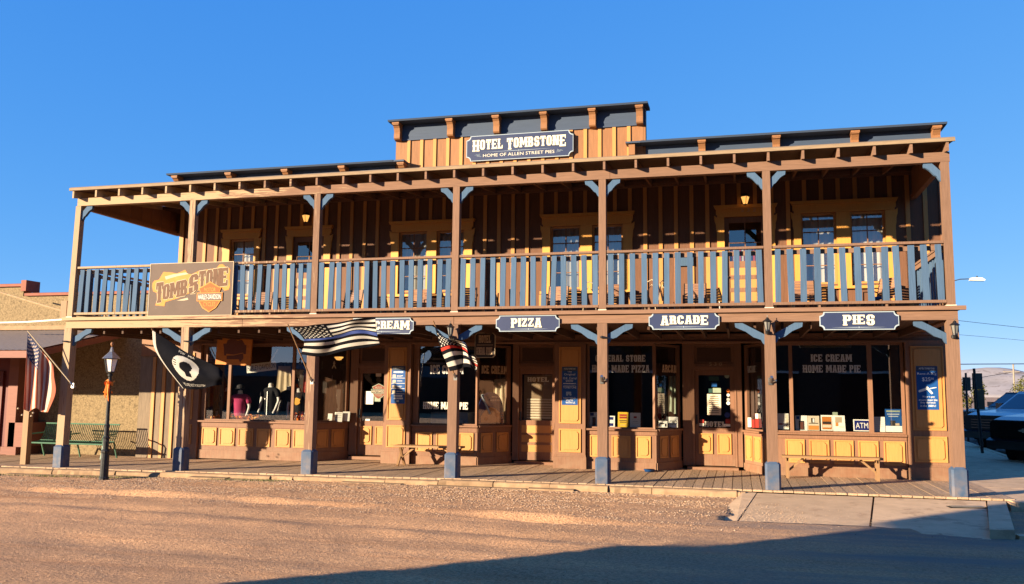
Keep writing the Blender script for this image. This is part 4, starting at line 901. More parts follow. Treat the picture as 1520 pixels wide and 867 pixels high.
cx, cz = UV(855, 535); sh = shield(bd, cx, cz, 300/1100*WW, 390/670*HH, Y-.014, mats=('bannerorange', 'shield', 'paper', 'signbrown'))
m = MB(); m.prism([UV(350, 235), UV(520, 215), UV(560, 235), UV(400, 262), UV(255, 300), UV(240, 260)], Y-.0062, Y-.0041); m.prism([UV(415, 575), UV(560, 540), UV(570, 565), UV(520, 575)], Y-.0022, Y-.0002); m.prism([UV(600, 490), UV(680, 440), UV(640, 480)], Y-.0165, Y-.0145); m.build('peeled_patch', 'bannertan', bd)

# hanging sign HOTEL / GENERAL STORE
Y = 1.15; a = P(704.5, 531, Y); b = P(735, 494, Y)
t = thing('hanging_sign', 'dark hanging sign reading HOTEL GENERAL STORE under the balcony beside the red line flag', 'sign', (a.x, Y, a.z))
def cham(x0, x1, z0, z1, c): return [(x0+c, z0), (x1-c, z0), (x1, z0+c), (x1, z1-c), (x1-c, z1), (x0+c, z1), (x0, z1-c), (x0, z0+c)]
bd = MB().prism(cham(a.x, b.x, a.z, b.z, .05), Y, Y+.05).build('board', 'bannertan', t); MB().prism(cham(a.x+.012, b.x-.012, a.z+.012, b.z-.012, .045), Y-.003, Y-.0003).build('panel', 'ribdark', bd)
m = MB(); w_ = b.x-a.x; h = b.z-a.z; western(m, 'HOTEL', a.x+.2*w_, b.x-.2*w_, a.z+.60*h, a.z+.90*h, Y-.004, step=.00005); western(m, 'GENERAL STORE', a.x+.08*w_, b.x-.13*w_, a.z+.12*h, a.z+.42*h, Y-.004, step=.00005); m.box(a.x+.1*w_, b.x-.1*w_, Y-.005, Y-.0035, a.z+.5*h, a.z+.52*h); m.build('lettering', 'goldletter', bd)
for q in (.2, .8): MB().tube([(a.x+q*w_, Y+.025, b.z), (a.x+q*w_, Y+.025, 2.92)], .006, 6).build('chain', 'black', bd)
# orange hanging sign with dark emblem, left bay
Y = 2.5; c4 = [P(323, 500, Y), P(374, 504, Y), P(371, 543, Y), P(319.5, 540.5, Y)]
t = thing('hanging_sign', 'orange-brown hanging sign with dark emblem in front of the clothing window', 'sign', tuple(c4[3]))
bd = MB().prism([(q.x, q.z) for q in c4], Y, Y+.045).build('board', 'hangorange', t)
UV2 = lambda u, v: (lambda q: (q.x, q.z))(P(310+u/10.83, 490+v/10.83, Y-.004))
m = MB(); m.face([UV2(*q) for q in ((230, 220), (285, 215), (300, 165), (350, 142), (420, 142), (465, 175), (500, 160), (530, 155), (560, 200), (580, 240), (603, 240), (595, 385), (560, 385), (545, 362), (400, 395), (280, 380), (275, 410), (245, 405), (240, 275))], Y-.003)
m.face([UV2(*q) for q in ((285, 412), (400, 408), (550, 375), (555, 455), (500, 520), (480, 470), (285, 468))], Y-.003); m.build('emblem', 'hangdark', bd)
for q in (c4[0], c4[1]): MB().tube([(q.x+(.08 if q is c4[0] else -.08), Y+.02, q.z-.01), (q.x+(.08 if q is c4[0] else -.08), Y+.02, 2.92)], .007, 6).build('chain', 'black', bd)
# ------------------------------------------------------------------ far side of the street (seen in the windows, throws the foreground shade)
M['stuccotan'] = mat('tan_block_wall', (.085, .055, .04), .9, .15, None, .2)
M['roofgrey'] = mat('grey_roofing', (.12, .11, .10), .8, .15, None, .1)
T = thing('store_building', 'tall plain store block across the street, seen only as dark reflections and foreground shade', 'building', (15, -20, -.2))
box('wall', 1.9, 34, -30, -17.3, -.4, 6.3, 'stuccotan', T); box('cornice', 1.33, 34.1, -30.1, -17.3, 6.302, 6.6, 'brown', T); box('side_porch', 1.33, 1.895, -30, -17.3, -.4, 3.15, 'stuccotan', T); box('side_roof', 1.33, 1.895, -30, -17.3, 3.85, 6.3, 'stuccotan', T)
for x in (4, 8, 12, 16, 20, 24):
    w_ = MB().box(x-1.1, x+1.1, -17.29, -17.24, .8, 2.6).build('window', 'dark', T); MB().box(x-1.2, x+1.2, -17.23, -17.21, 2.62, 2.72).build('lintel', 'white', w_)
T = thing('low_building', 'low gabled building far down the opposite side of the street', 'building', (-20, -50, -.3))
box('wall', -34, -6, -58, -50, -.4, 2.9, 'stuccotan', T)
MB().prism_x([(-50, 2.9), (-58, 2.9), (-54, 4.3)], -34.2, -5.8).build('roof', 'roofgrey', T)
MB().prism([(-20, 2.9), (-14, 2.9), (-17, 4.6)], -50.3, -49.7).build('gable', 'brown', T)
T = thing('shed_building', 'low flat shed beside the gabled building opposite', 'building', (-3, -48, -.3)); box('wall', -5.5, 1.2, -54, -47, -.4, 2.4, 'stuccotan', T); box('roof', -5.7, 1.3, -54.1, -46.9, 2.402, 2.6, 'roofgrey', T)
T = thing('utility_pole', 'wooden utility pole on the opposite side of the street', 'utility pole', (-1.2, -36, -.3))
MB().tube([(-1.2, -36, -.4), (-1.2, -36, 7.5)], [.15, .11], 10).build('pole', 'wood_z', T); box('crossarm', -2.2, -.2, -36.2, -36.12, 6.7, 6.82, 'wood', T)

# ------------------------------------------------------------------ left neighbour
def stucco():
    m = mat('rough_tan_stucco', (.215, .155, .085), .95, .5, None, 1.0, nscale=24, wear=((.11, .08, .045), .55, 15)); return m
M['stucco'] = stucco()
N = thing('neighbour_building', 'tan stucco building with red coping and a tin canopy left of the hotel', 'building', (-5, 3.3, -.1))
box('wall', -14, .655, 3.3, 3.6, -.2, 4.20, 'stucco', N); box('wall', -14, -4.62, 3.302, 3.6, 4.201, 4.47, 'stucco', N)
x = -4.66
for x0, x1, z in ((-14, -11, 4.47), (-10.99, -8, 4.47), (-7.99, -4.52, 4.47), (-4.51, -2.6, 4.20), (-2.59, -.9, 4.20), (-.89, .64, 4.20)):
    o = MB().prism_x([(3.22, z), (3.22, z+.07), (3.3, z+.09), (3.68, z+.09), (3.68, z)], x0, x1).build('coping', 'tile', N)
MB().box(-4.62, -4.45, 3.2, 3.7, 4.335, 4.64).build('coping_end', 'tile', N)
MB().box(-14, -.2, 3.20, 3.299, 3.25, 3.36).build('flashing', 'stone', N)
# batten wall between the two buildings
box('side_board', -.44, -.40, 2.99, 3.29, -.12, 3.0, 'oldboard', N)
e = [-.40, -.10, .22, .54, .80, 1.01]
for a, b in zip(e[:-1], e[1:]): box('side_board', a+.002, b-.002, 2.985+random.uniform(0, .006), 3.2, -.12, 2.52, 'oldboard', N)
for a in (.0, .30, .58): box('batten', a-.045, a+.045, 2.955, 2.984, -.10, 2.50, 'yellow', N)
for a, b in ((-.40, .1), (.103, .62), (.623, 1.01)): box('header_board', a, b-.002, 2.94, 3.2, 2.522, 3.0, 'orangewood', N)
# tin canopy with maroon rake and posts
cz = lambda y: 2.56+(y-.2)*.223
c = MB(); n = 420; vs = []
for i in range(n+1):
    x = -14+i*(12.86/n); dz = .006*math.sin(i*math.pi*.33); vs += [(x, .12, cz(.12)+dz), (x, 3.29, cz(3.29)+dz)]
c.add(vs, [(2*i, 2*i+2, 2*i+3, 2*i+1) for i in range(n)]).build('canopy_tin', 'tin', N, smooth=True)
MB().prism_x([(.13, cz(.13)-.19), (.13, cz(.13)-.03), (3.28, cz(3.28)-.03), (3.28, cz(3.28)-.19)], -1.20, -1.13).build('canopy_rake', 'maroon_x', N)
MB().prism_x([(.13, cz(.13)-.19), (.13, cz(.13)-.03), (3.28, cz(3.28)-.03), (3.28, cz(3.28)-.19)], -6.8, -6.73).build('canopy_rake', 'maroon_x', N)
box('canopy_beam', -14, -1.21, .14, .24, cz(.2)-.20, cz(.2)-.035, 'maroon_x', N)
box('canopy_post', -1.42, -1.27, .26, .40, -.1, cz(.2)-.21, 'wood_z', N); box('canopy_post', -7.2, -7.05, .14, .28, -.1, cz(.2)-.21, 'wood_z', N)
for i in range(13): x = -13+i*.95; MB().prism_x([(.25, cz(.25)-.12), (.25, cz(.25)-.03), (3.28, cz(3.28)-.03), (3.28, cz(3.28)-.12)], x, x+.045).build('canopy_rafter', 'maroon', N)
# maroon shopfront at the far left
box('shopfront', -14, -3.95, 2.62, 3.29, -.1, cz(2.6)-.05, 'maroon', N)
box('corner_pilaster', -4.10, -3.80, 2.5, 3.28, .0, 2.8, 'maroon_x', N); box('pilaster_base', -4.15, -3.66, 2.44, 3.285, -.11, .12, 'maroon_x', N); box('pilaster_base', -4.0, -3.55, 2.50, 3.28, .121, .75, 'maroon_x', N)
dz = MB(); d0, d1 = -5.35, -4.35; dz.box(d0, d0+.12, 2.56, 2.61, 0, 2.1).box(d1-.12, d1, 2.56, 2.61, 0, 2.1).box(d0+.12, d1-.12, 2.56, 2.61, 1.98, 2.1).box(d0+.12, d1-.12, 2.56, 2.61, 0, .7); do = dz.build('door', 'maroon', N)
for k in range(2): 
    for j in range(3): MB().box(d0+.16+k*.36, d0+.16+k*.36+.30, 2.585, 2.60, .75+j*.41, .75+j*.41+.36).build('pane', 'dark', do)
box('notice', -4.62, -4.42, 2.57, 2.58, 1.0, 1.3, 'paper', N)
box('downpipe', -.36, -.20, -.0, .12, 3.26, 3.66, 'wood_z', N)
MB().tube([P(-20, 428, 2.2), P(0, 434, 2.0), P(50, 449, 1.0), P(99, 463.5, .12)], .022, 6).build('cable', 'stone', N)
MB().tube([P(-20, 479.5, 1.6), P(40, 478, 1.4), P(98, 474, .3)], .022, 6).build('conduit', 'white', N)
# wire brackets on posts (dark knobs near the brace)
for px, py in ((99, 507), (280, 507)):
    q = P(px, py, -.12); MB().tube([q-Vector((.12, 0, -.01)), q, q+Vector((.10, .02, -.01))], [.014, .022, .012], 6).build('hook', 'black', H)

# green slatted steel bench
def slat_bench():
    t = thing('metal_bench', 'green slatted steel bench against the tan stucco wall', 'bench', (-1.72, 2.25, -.075))
    x0, x1 = -2.82, -.62; z0 = -.075; n = 40
    def prof(k): return [(1.98, z0+.36), (2.20, z0+.375), (2.36, z0+.40), (2.46, z0+.55), (2.54, z0+.82)]
    bk = MB(); ch = MB()
    for i in range(n+1):
        x = x0+(x1-x0)*i/n; p = prof(i)
        inst_ = MB().tube([(x, *q) for q in p], .012, 4); ch.v += [v for v in inst_.v]; k = len(ch.v)-len(inst_.v); ch.f += [tuple(a+k for a in f) for f in inst_.f]; ch.mi += inst_.mi
    so = ch.build('seat_and_back_slats', 'greenmetal', t); so['kind'] = 'stuff'
    for nm, y, z in (('front_rail', 1.97, .36), ('rear_rail', 2.37, .40), ('top_rail', 2.545, .83)): MB().tube([(x0-.02, y, z0+z), (x1+.02, y, z0+z)], .020, 6).build(nm, 'greenmetal', t)
    for x in (x0, (x0+x1)/2, x1):
        MB().tube([(x, 1.94, z0+.0), (x, 2.0, z0+.35)], .022, 6).build('leg', 'greenmetal', t); MB().tube([(x, 2.52, z0+.0), (x, 2.38, z0+.38)], .022, 6).build('leg', 'greenmetal', t)
        MB().tube([(x, 1.99, z0+.34), (x, 1.96, z0+.52), (x, 2.02, z0+.58), (x, 2.46, z0+.60)], .018, 6).build('arm_rest', 'greenmetal', t)
slat_bench()
# plain wooden benches
def bench(x0, x1, y0, y1, zs, label, style):
    t = thing('wooden_bench', label, 'bench', ((x0+x1)/2, (y0+y1)/2, 0), group='plain wooden benches on the boardwalk')
    MB().prism_x([(y0, zs-.045), (y0, zs-.006), (y0+.008, zs), (y1-.008, zs), (y1, zs-.006), (y1, zs-.045)], x0, x1).build('seat', 'wood', t)
    for sx, X in ((1, x0+.10), (-1, x1-.10)):
        if style == 'A':
            for y in (y0+.05, y1-.08): MB().add([(X-.03, y, 0), (X+.03, y, 0), (X+.03, y+.035, 0), (X-.03, y+.035, 0), (X-.03, y, zs-.046), (X+.03, y, zs-.046), (X+.03, y+.035, zs-.046), (X-.03, y+.035, zs-.046)], [(0, 3, 2, 1), (4, 5, 6, 7), (0, 1, 5, 4), (1, 2, 6, 5), (2, 3, 7, 6), (3, 0, 4, 7)]).build('leg', 'wood_z', t)
            MB().bar((X+sx*.03, (y0+y1)/2, .16), (X+sx*.32, (y0+y1)/2, zs-.05), .04, .04).build('brace', 'wood', t); MB().bar((X, y0+.06, .15), (X, y1-.05, .15), .03, .06).build('cross_rail', 'wood', t)
            MB().bar((X, y0+.05, zs-.08), (X, y1-.02, zs-.08), .03, .06).build('cleat', 'wood', t)
        else:
            MB().bar((X, y0+.03, 0), (X, y1-.03, zs-.047), .05, .05).build('leg', 'wood_z', t); MB().bar((X+sx*.052, y1-.03, 0), (X+sx*.052, y0+.03, zs-.047), .05, .05).build('leg', 'wood_z', t)
            MB().bar((X+sx*.05, (y0+y1)/2, .19), (X+sx*.36, (y0+y1)/2, zs-.05), .04, .04).build('brace', 'wood', t)
a = G(1160, 700, 0)
bench(15.50, 17.42, 2.2, 2.52, .46, 'long wooden bench in front of the HOME MADE PIE window at the right', 'A')
bench(7.02, 8.62, 2.15, 2.50, .46, 'wooden bench with crossed legs behind the post with the red line flag', 'B')
# blue bowl
t = thing('pet_bowl', 'small blue bowl on the boardwalk under the arcade window', 'bowl', (12.75, 2.7, 0))
MB().lathe([(.09, .002), (.12, .05), (.125, .055), (.115, .055), (.085, .01), (.0, .008)], (12.75, 2.7), 18).build('bowl', 'bluep', t, smooth=True)
MB().lathe([(.0, .02), (.107, .045)], (12.75, 2.7), 18).build('water', 'teal', t)

M['lamproof'] = mat('dull_lamp_metal', (.22, .22, .23), .35, .25, None, .3, metal=.7, nscale=20)
# street lamp with orange bow
lx, ly = 1.97, -1.08; zg = gz(lx, ly)-.01
L_ = thing('street_lamp', 'old black street lamp with an orange bow standing at the boardwalk edge', 'street lamp', (lx, ly, zg))
MB().lathe([(.10, zg), (.10, zg+.06), (.085, zg+.08), (.08, zg+.55), (.092, zg+.57), (.092, zg+.60), (.06, zg+.63), (.062, zg+.85), (.07, zg+.87), (.05, zg+.90), (.05, zg+1.1), (.058, zg+1.12), (.04, zg+1.15), (.034, zg+1.9), (.032, zg+2.12), (.05, zg+2.14), (.05, zg+2.17), (.03, zg+2.2)], (lx, ly), 12).build('pole', 'lampblack', L_, smooth=False)
zz = zg+2.2
def hexring(r, z, n=6, c=(lx, ly), a0=.26): return [(c[0]+r*math.cos(a0+2*math.pi*k/n), c[1]+r*math.sin(a0+2*math.pi*k/n), z) for k in range(n)]
def frustum(mb, r0, z0, r1, z1, n=6, c=(lx, ly), mi=0): return mb.add(hexring(r0, z0, n, c)+hexring(r1, z1, n, c), [(k, (k+1) % n, (k+1) % n+n, k+n) for k in range(n)]+[tuple(range(n))[::-1], tuple(range(n, 2*n))], mi)
frustum(MB(), .075, zz, .085, zz+.03).build('lamp_base', 'lampblack', L_)
frustum(MB(), .08, zz+.031, .135, zz+.29).build('lamp_glass', 'frost', L_)
mb = MB()
for k in range(6): a, b = hexring(.085, zz+.03)[k], hexring(.143, zz+.295)[k]; mb.bar(a, b, .012, .012)
for k in range(6): a, b = hexring(.143, zz+.295)[k], hexring(.143, zz+.295)[(k+1) % 6]; mb.bar(a, b, .014, .014)
mb.build('lamp_frame', 'lampblack', L_)
mb = MB(); frustum(mb, .20, zz+.30, .055, zz+.44); frustum(mb, .05, zz+.441, .02, zz+.54); mb.build('lamp_roof', 'lamproof', L_)
MB().lathe([(.012, zz+.54), (.014, zz+.56), (.032, zz+.585), (.036, zz+.61), (.02, zz+.64), (0, zz+.65)], (lx, ly), 10).build('finial', 'orangewood', L_, smooth=True)
mb = MB()                                               # ribbon bow
for k in range(26):
    a = random.random()*6.3; r = random.uniform(.03, .10); z = zg+1.98+random.gauss(0, .06)-(.12 if k % 4 == 0 else 0)
    p = Vector((lx+r*math.cos(a), ly-.02+r*math.sin(a)*.8, z)); s = random.uniform(.03, .055); u_ = Vector((random.gauss(0, 1), random.gauss(0, 1), random.gauss(0, 1))).normalized()*s; v_ = u_.cross(Vector((random.gauss(0, 1), random.gauss(0, 1), random.gauss(0, 1)))).normalized()*s*.7
    mb.add([p-u_, p-v_, p+u_, p+v_], [(0, 1, 2, 3)])
for dx, h in ((-.02, .30), (.02, .36)): mb.tube([(lx+dx, ly-.05, zg+1.98), (lx+dx*1.6, ly-.075, zg+1.98-h*.5), (lx+dx*2.2, ly-.06, zg+1.98-h)], [.022, .026, .01], 4)
tag(mb.build('ribbon_bow', 'orange'), 'orange ribbon bow tied round the street lamp', 'bow')

# post lanterns
def lantern(x, z, label, style='post'):
    Y = -.10; t = thing('wall_lantern', label, 'lantern', (x, Y, z), group='small black lanterns on the porch posts'); c = (x, Y-.16)
    k = MB(); k.lathe([(.0, z-.035), (.035, z-.03), (.04, z), (.03, z+.03), (.0, z+.035)], (x, Y-.03), 10).tube([(x, Y-.02, z), (x, Y-.10, z-.01), (x, Y-.16, z+.0)], .012, 6).lathe([(.012, z-.035), (.03, z-.01), (.045, z+.02), (.04, z+.045)], c, 10); k.build('bracket', 'black', t)
    frustum(MB(), .04, z+.046, .062, z+.185, 6, c).build('glass', 'lanternglass', t)
    mb = MB()
    for i in range(6): mb.bar(hexring(.042, z+.044, 6, c)[i], hexring(.066, z+.188, 6, c)[i], .008, .008)
    frustum(mb, .098, z+.189, .03, z+.24, 6, c); mb.lathe([(.025, z+.24), (.03, z+.255), (.006, z+.27), (.006, z+.31)], c, 8); mb.build('frame', 'black', t)
qs = [(1139.5, 493, 'small black lantern on the post left of the HOME MADE PIE window'), (1418, 499, 'small black lantern on the last post at the right corner'), (668.5, 500, 'small black lantern on the post above the red line flag'), (892, 501, 'small black lantern on the post in front of the general store window')]
for px, py, lb in qs[:3]:
    q = P(px, py, -.26); lantern(q.x, q.z, lb)
q = P(893.5, 500.5, -.12); t = thing('flag_clip', 'small black wire clip on the post before the general store window', 'clip', tuple(q)); MB().tube([q+Vector((-.03, 0, .0)), q, q+Vector((.14, .02, -.02))], [.02, .028, .012], 8).build('clip', 'black', t)
# balcony lights, lit
for px, py, lb in ((454, 324, 'lit amber wall light above the second upstairs door from the left'), (1106, 297, 'lit amber wall light above the upstairs door numbered 532')):
    q = P(px, py, 2.72); t = thing('wall_light', lb, 'wall light', (q.x, 2.72, q.z), group='lit wall lights on the balcony wall'); c = (q.x, 2.72)
    frustum(MB(), .045, q.z-.09, .095, q.z+.07, 4, c).build('glass', 'glow', t)
    mb = MB(); frustum(mb, .12, q.z+.071, .05, q.z+.14, 4, c); frustum(mb, .05, q.z-.11, .05, q.z-.091, 4, c)
    for i in range(4): mb.bar(hexring(.048, q.z-.09, 4, c)[i], hexring(.098, q.z+.07, 4, c)[i], .01, .01)
    mb.box(q.x-.04, q.x+.04, 2.80, 2.869, q.z-.05, q.z+.12).bar((q.x, 2.72, q.z+.12), (q.x, 2.82, q.z+.12), .02, .02); mb.build('frame', 'black', t)
# small blue board on the balcony wall
q0 = P(1002, 395, 2.84); q1 = P(1029, 377, 2.84); t = thing('notice_board', 'plain blue notice board on the balcony wall left of door 532', 'notice board', (q0.x, 2.84, q0.z)); MB().box(q0.x, q1.x, 2.84, 2.868, q0.z, q1.z).build('board', 'navy', t)

# ------------------------------------------------------------------ flags
def cr(p, t):                                           # Catmull-Rom through a list
    n = len(p)-1; x = min(max(t*n, 0), n-1e-6); i = int(x); f = x-i; g_ = lambda k: p[min(max(k, 0), n)] if 0 <= k <= n else (p[0]*2-p[1] if k < 0 else p[n]*2-p[n-1])
    a, b, c, d = g_(i-1), g_(i), g_(i+1), g_(i+2); return ((b*2)+(c-a)*f+(a*2-b*5+c*4-d)*f*f+(b*3-a-c*3+d)*f*f*f)*.5
def flagthing(label, group, tip, foot, rows, colour, mats, nu=96, nv=52, wave=(.03, 9, 2, 0), extra=None, sleeve=None):
    """rows: rows of control points (px, py, y), first the hoist-top to fly-top row; u runs to the fly, v down the hoist"""
    t = thing('flag', label, 'flag', tuple(foot), group=group)
    d = (tip-foot).normalized()
    MB().tube([foot, tip], [.014, .012], 8).build('flag_pole', 'bannertan' if mats[0] != 'fblack' else 'wood_z', t); MB().lathe([(0, -.02), (.022, -.01), (.022, .01), (0, .025)], (0, 0), 8).build('finial', 'bannertan', t).location = tip-ROOT[t.name]
    b = MB(); q = foot; b.tube([q-d*.03, q+d*.09], .024, 8); b.bar(q+Vector((-.0, -.0, -.06)), q+Vector((0, 0, .05)), .07, .02, up=(0, 1, 0)).bar(q, Vector((q.x+.02, -.10, q.z-.03)), .03, .03); b.build('bracket', 'chrome', t)
    C = [[P(px, py, y) for px, py, y in r] for r in rows]; amp, fu, fv, ph = wave
    def f(u, v):
        col = [cr(r, u) for r in C]; p = cr(col, v)
        return p+Vector((0, 1, 0))*(amp*math.sin(fu*u+fv*v+ph)*min(1, u*3))
    mb = MB(); mb.v = [tuple(f(i/nu, j/nv)) for j in range(nv+1) for i in range(nu+1)]
    for j in range(nv):
        for i in range(nu): k = j*(nu+1)+i; mb.f.append((k, k+1, k+nu+2, k+nu+1)); mb.mi.append(colour((i+.5)/nu, (j+.5)/nv))
    cl = mb.build('cloth', mats, t, recalc=False, smooth=True)
    so = cl.modifiers.new('s', 'SOLIDIFY'); so.thickness = .004
    if extra: extra(f, cl)
    return t, f, cl
def stars(u, v, cu, cv, asp):                           # 50 stars, rows of six and five
    U = u/cu; V = v/cv; r = V*10-.5
    for j in (math.floor(r), math.floor(r)+1):
        if 0 <= j <= 8:
            off = 0 if j % 2 == 0 else 1; n = 6 if off == 0 else 5
            for k in range(n):
                cx = (1+2*k+off)/12; cy = (j+1)/10
                if math.hypot((U-cx)*cu*asp, (V-cy)*cv)*1.0 < .0235: return True
    return False
def usflag(u, v):
    if u < .37 and v < 7/13: return 1 if stars(u, v, .37, 7/13, 1.9) else 2
    return 0 if int(v*13) % 2 == 0 else 1
def thinline(u, v):
    if u < .40 and v < 7/13: return 1 if stars(u, v, .40, 7/13, 1.9) else 0
    k = int(v*13)
    return 2 if .50 < v < .615 else (0 if k % 2 == 0 else 1)
yb = -.16
flagthing('faded United States flag hanging limp from the leftmost porch post', 'flags on the porch posts', P(41, 491, -.52), P(108, 572, yb),
    [[(41, 494, -.50), (39, 520, -.52), (38, 560, -.52), (36, 608, -.50)],
     [(50, 506, -.45), (48, 535, -.38), (46, 570, -.40), (43, 611, -.40)],
     [(58, 516, -.41), (56, 545, -.48), (55, 575, -.50), (53, 606, -.50)],
     [(68, 528, -.35), (67, 550, -.30), (65, 582, -.33), (62, 611, -.35)],
     [(80, 543, -.29), (81, 560, -.36), (82, 583, -.40), (70, 612, -.42)]], usflag, ['oldred', 'oldwhite', 'fblue'], nu=80, nv=78, wave=(.018, 4, 16, 1))
# prisoner-of-war flag
def pow_col(u, v):
    if u < .035: return 1
    U = (u-.42)/.165; V = (v-.50)/.33; r = math.hypot(U, V)
    if r < 1:
        if math.hypot((U-.08)/.44, (V+.06)/.50) < 1: return 0                 # bowed head
        if .35 < V < .72 and -.10 < U-.15*V < .34: return 0                         # neck and shoulders
        if -.92 < U < -.62 and -.45 < V < .1 and int((V+1)*9) % 2: return 0   # watch tower
        return 1
    return 0
def pow_extra(f, cl):
    mb = MB()
    for txt, u0, u1, v0, v1 in (('POW', .33, .41, .12, .05), ('MIA', .45, .52, .12, .05), ('YOU ARE NOT FORGOTTEN', .26, .66, .945, .89)):
        vs, fs = textpoly(txt); mb.add([tuple(f(u0+a*(u1-u0), v0+b*(v1-v0))+Vector((0, -.008, 0))) for a, b in vs], fs)
    mb.build('lettering', 'fwhite', cl)
flagthing('black flag with white disc and bowed head on the second post', 'flags on the porch posts', P(225, 488, -.95), P(283, 566, yb),
    [[(226, 490, -.93), (252, 507, -.86), (276, 522, -.80), (300, 534, -.85), (322, 545, -.80), (332, 552, -.70)],
     [(229, 515, -.88), (250, 527, -.92), (272, 537, -.90), (297, 545, -.80), (320, 556, -.85), (331, 561, -.8)],
     [(243, 540, -.80), (256, 546, -.80), (273, 553, -.84), (296, 559, -.88), (318, 566, -.78), (330, 567, -.7)],
     [(272, 577, -.60), (277, 577, -.66), (287, 578, -.72), (300, 577, -.70), (317, 573, -.76), (329, 571, -.7)]], pow_col, ['fblack', 'fwhite'], nu=110, nv=70, wave=(.03, 11, 2, 0), extra=pow_extra)
flagthing('black and white flag with one blue line blowing out from the third porch post', 'flags on the porch posts', P(427, 481, -.95), P(463, 566, yb),
    [[(434, 487, -.90), (462, 483, -.95), (497, 479, -.82), (528, 474, -.95), (556, 470, -.90)],
     [(446, 497, -.82), (472, 497, -.74), (503, 491, -.88), (531, 485, -.80), (558, 486, -.92)],
     [(452, 508, -.70), (478, 507, -.82), (508, 502, -.70), (536, 497, -.86), (562, 501, -.80)],
     [(447, 526, -.52), (474, 529, -.62), (508, 522, -.60), (540, 516, -.74), (566, 512, -.72)]], thinline, ['fblack', 'fwhite', 'lineblue'], nu=130, nv=78, wave=(.045, 14, 3, .5))
flagthing('crumpled black and white striped flag with one red line on the middle porch post', 'flags on the porch posts', P(643, 476, -.95), P(676, 560, yb),
    [[(645, 484, -.93), (659, 500, -.75), (676, 503, -.98), (690, 508, -.70), (693, 522, -.60), (704, 528, -.80)],
     [(651, 505, -.80), (664, 505, -.90), (678, 509, -.70), (692, 516, -.88), (696, 530, -.66), (708, 538, -.80)],
     [(657, 525, -.68), (670, 520, -.80), (683, 520, -.62), (694, 524, -.80), (700, 538, -.60), (708, 545, -.75)],
     [(668, 551, -.46), (678, 549, -.62), (690, 545, -.56), (700, 546, -.70), (704, 551, -.56), (709, 549, -.70)]], thinline, ['fblack', 'fwhite', 'linered'], nu=110, nv=78, wave=(.03, 12, 5, 0))
for px, py, lb in ((893, 564, 'empty steel flag holder on the post before the general store window'), (1143.5, 565.5, 'empty steel flag holder on the post left of the HOME MADE PIE window')):
    q = P(px, py, -.13); t = thing('flag_holder', lb, 'flag holder', tuple(q)); mb = MB(); mb.box(q.x-.035, q.x+.035, q.y+.01, q.y+.034, q.z-.07, q.z+.06); mb.tube([q+Vector((-.0, 0, -.02)), q+Vector((.02, -.12, .07))], [.026, .03], 8); mb.tube([q+Vector((.03, .0, -.01)), q+Vector((.10, -.05, .01))], [.022, .018], 8, 0); mb.build('holder', 'chrome', t)

# ------------------------------------------------------------------ things in the shop windows
def skinmesh(name, verts, edges, rad, sub=1):
    me = bpy.data.meshes.new(name); me.from_pydata(verts, edges, []); o = bpy.data.objects.new(name, me); COL.objects.link(o)
    sk = o.modifiers.new('k', 'SKIN'); sk.use_smooth_shade = True
    for i, r in enumerate(rad):
        v = me.skin_vertices[0].data[i]; v.radius = r if isinstance(r, tuple) else (r, r); v.use_root = (i == 0)
    s_ = o.modifiers.new('b', 'SUBSURF'); s_.levels = sub
    dg = bpy.context.evaluated_depsgraph_get(); dg.update(); res = bpy.data.meshes.new_from_object(o.evaluated_get(dg)); bpy.data.objects.remove(o); return res
bv = [(0, 0, .62), (0, 0, .80), (0, 0, 1.02), (0, 0, 1.20), (0, 0, 1.28), (0, -.01, 1.36), (.17, 0, 1.17), (.23, .0, .96), (.20, -.10, .74), (.19, -.16, .66), (-.17, 0, 1.17), (-.24, .0, .96), (-.19, -.12, .75), (-.18, -.18, .67)]
be = [(0, 1), (1, 2), (2, 3), (3, 4), (4, 5), (3, 6), (6, 7), (7, 8), (8, 9), (3, 10), (10, 11), (11, 12), (12, 13)]
br = [(.12, .09), (.11, .08), (.13, .09), (.09, .07), .04, .075, .05, .036, .026, .03, .05, .036, .026, .03]
bodym = skinmesh('mannequin_body', bv, be, br); bodym.materials.append(M['skinwhite'])
sv = [(0, 0, .58), (0, 0, .78), (0, 0, 1.02), (0, 0, 1.20), (0, 0, 1.25), (.18, 0, 1.17), (.22, .0, 1.02), (-.18, 0, 1.17), (-.22, .0, 1.02)]; se = [(0, 1), (1, 2), (2, 3), (3, 4), (3, 5), (5, 6), (3, 7), (7, 8)]
sr = [(.155, .12), (.145, .11), (.16, .115), (.115, .09), .06, .075, .065, .075, .065]
shirts = {}
for nm, mm in (('pink', 'pink'), ('black', 'blackcloth'), ('tee', 'blackcloth')):
    shirts[nm] = skinmesh('shirt_'+nm, sv, se, sr); shirts[nm].materials.append(M[mm])
M['cap'] = mat('grey_cap', (.05, .05, .055), .8, .1, None, 0)
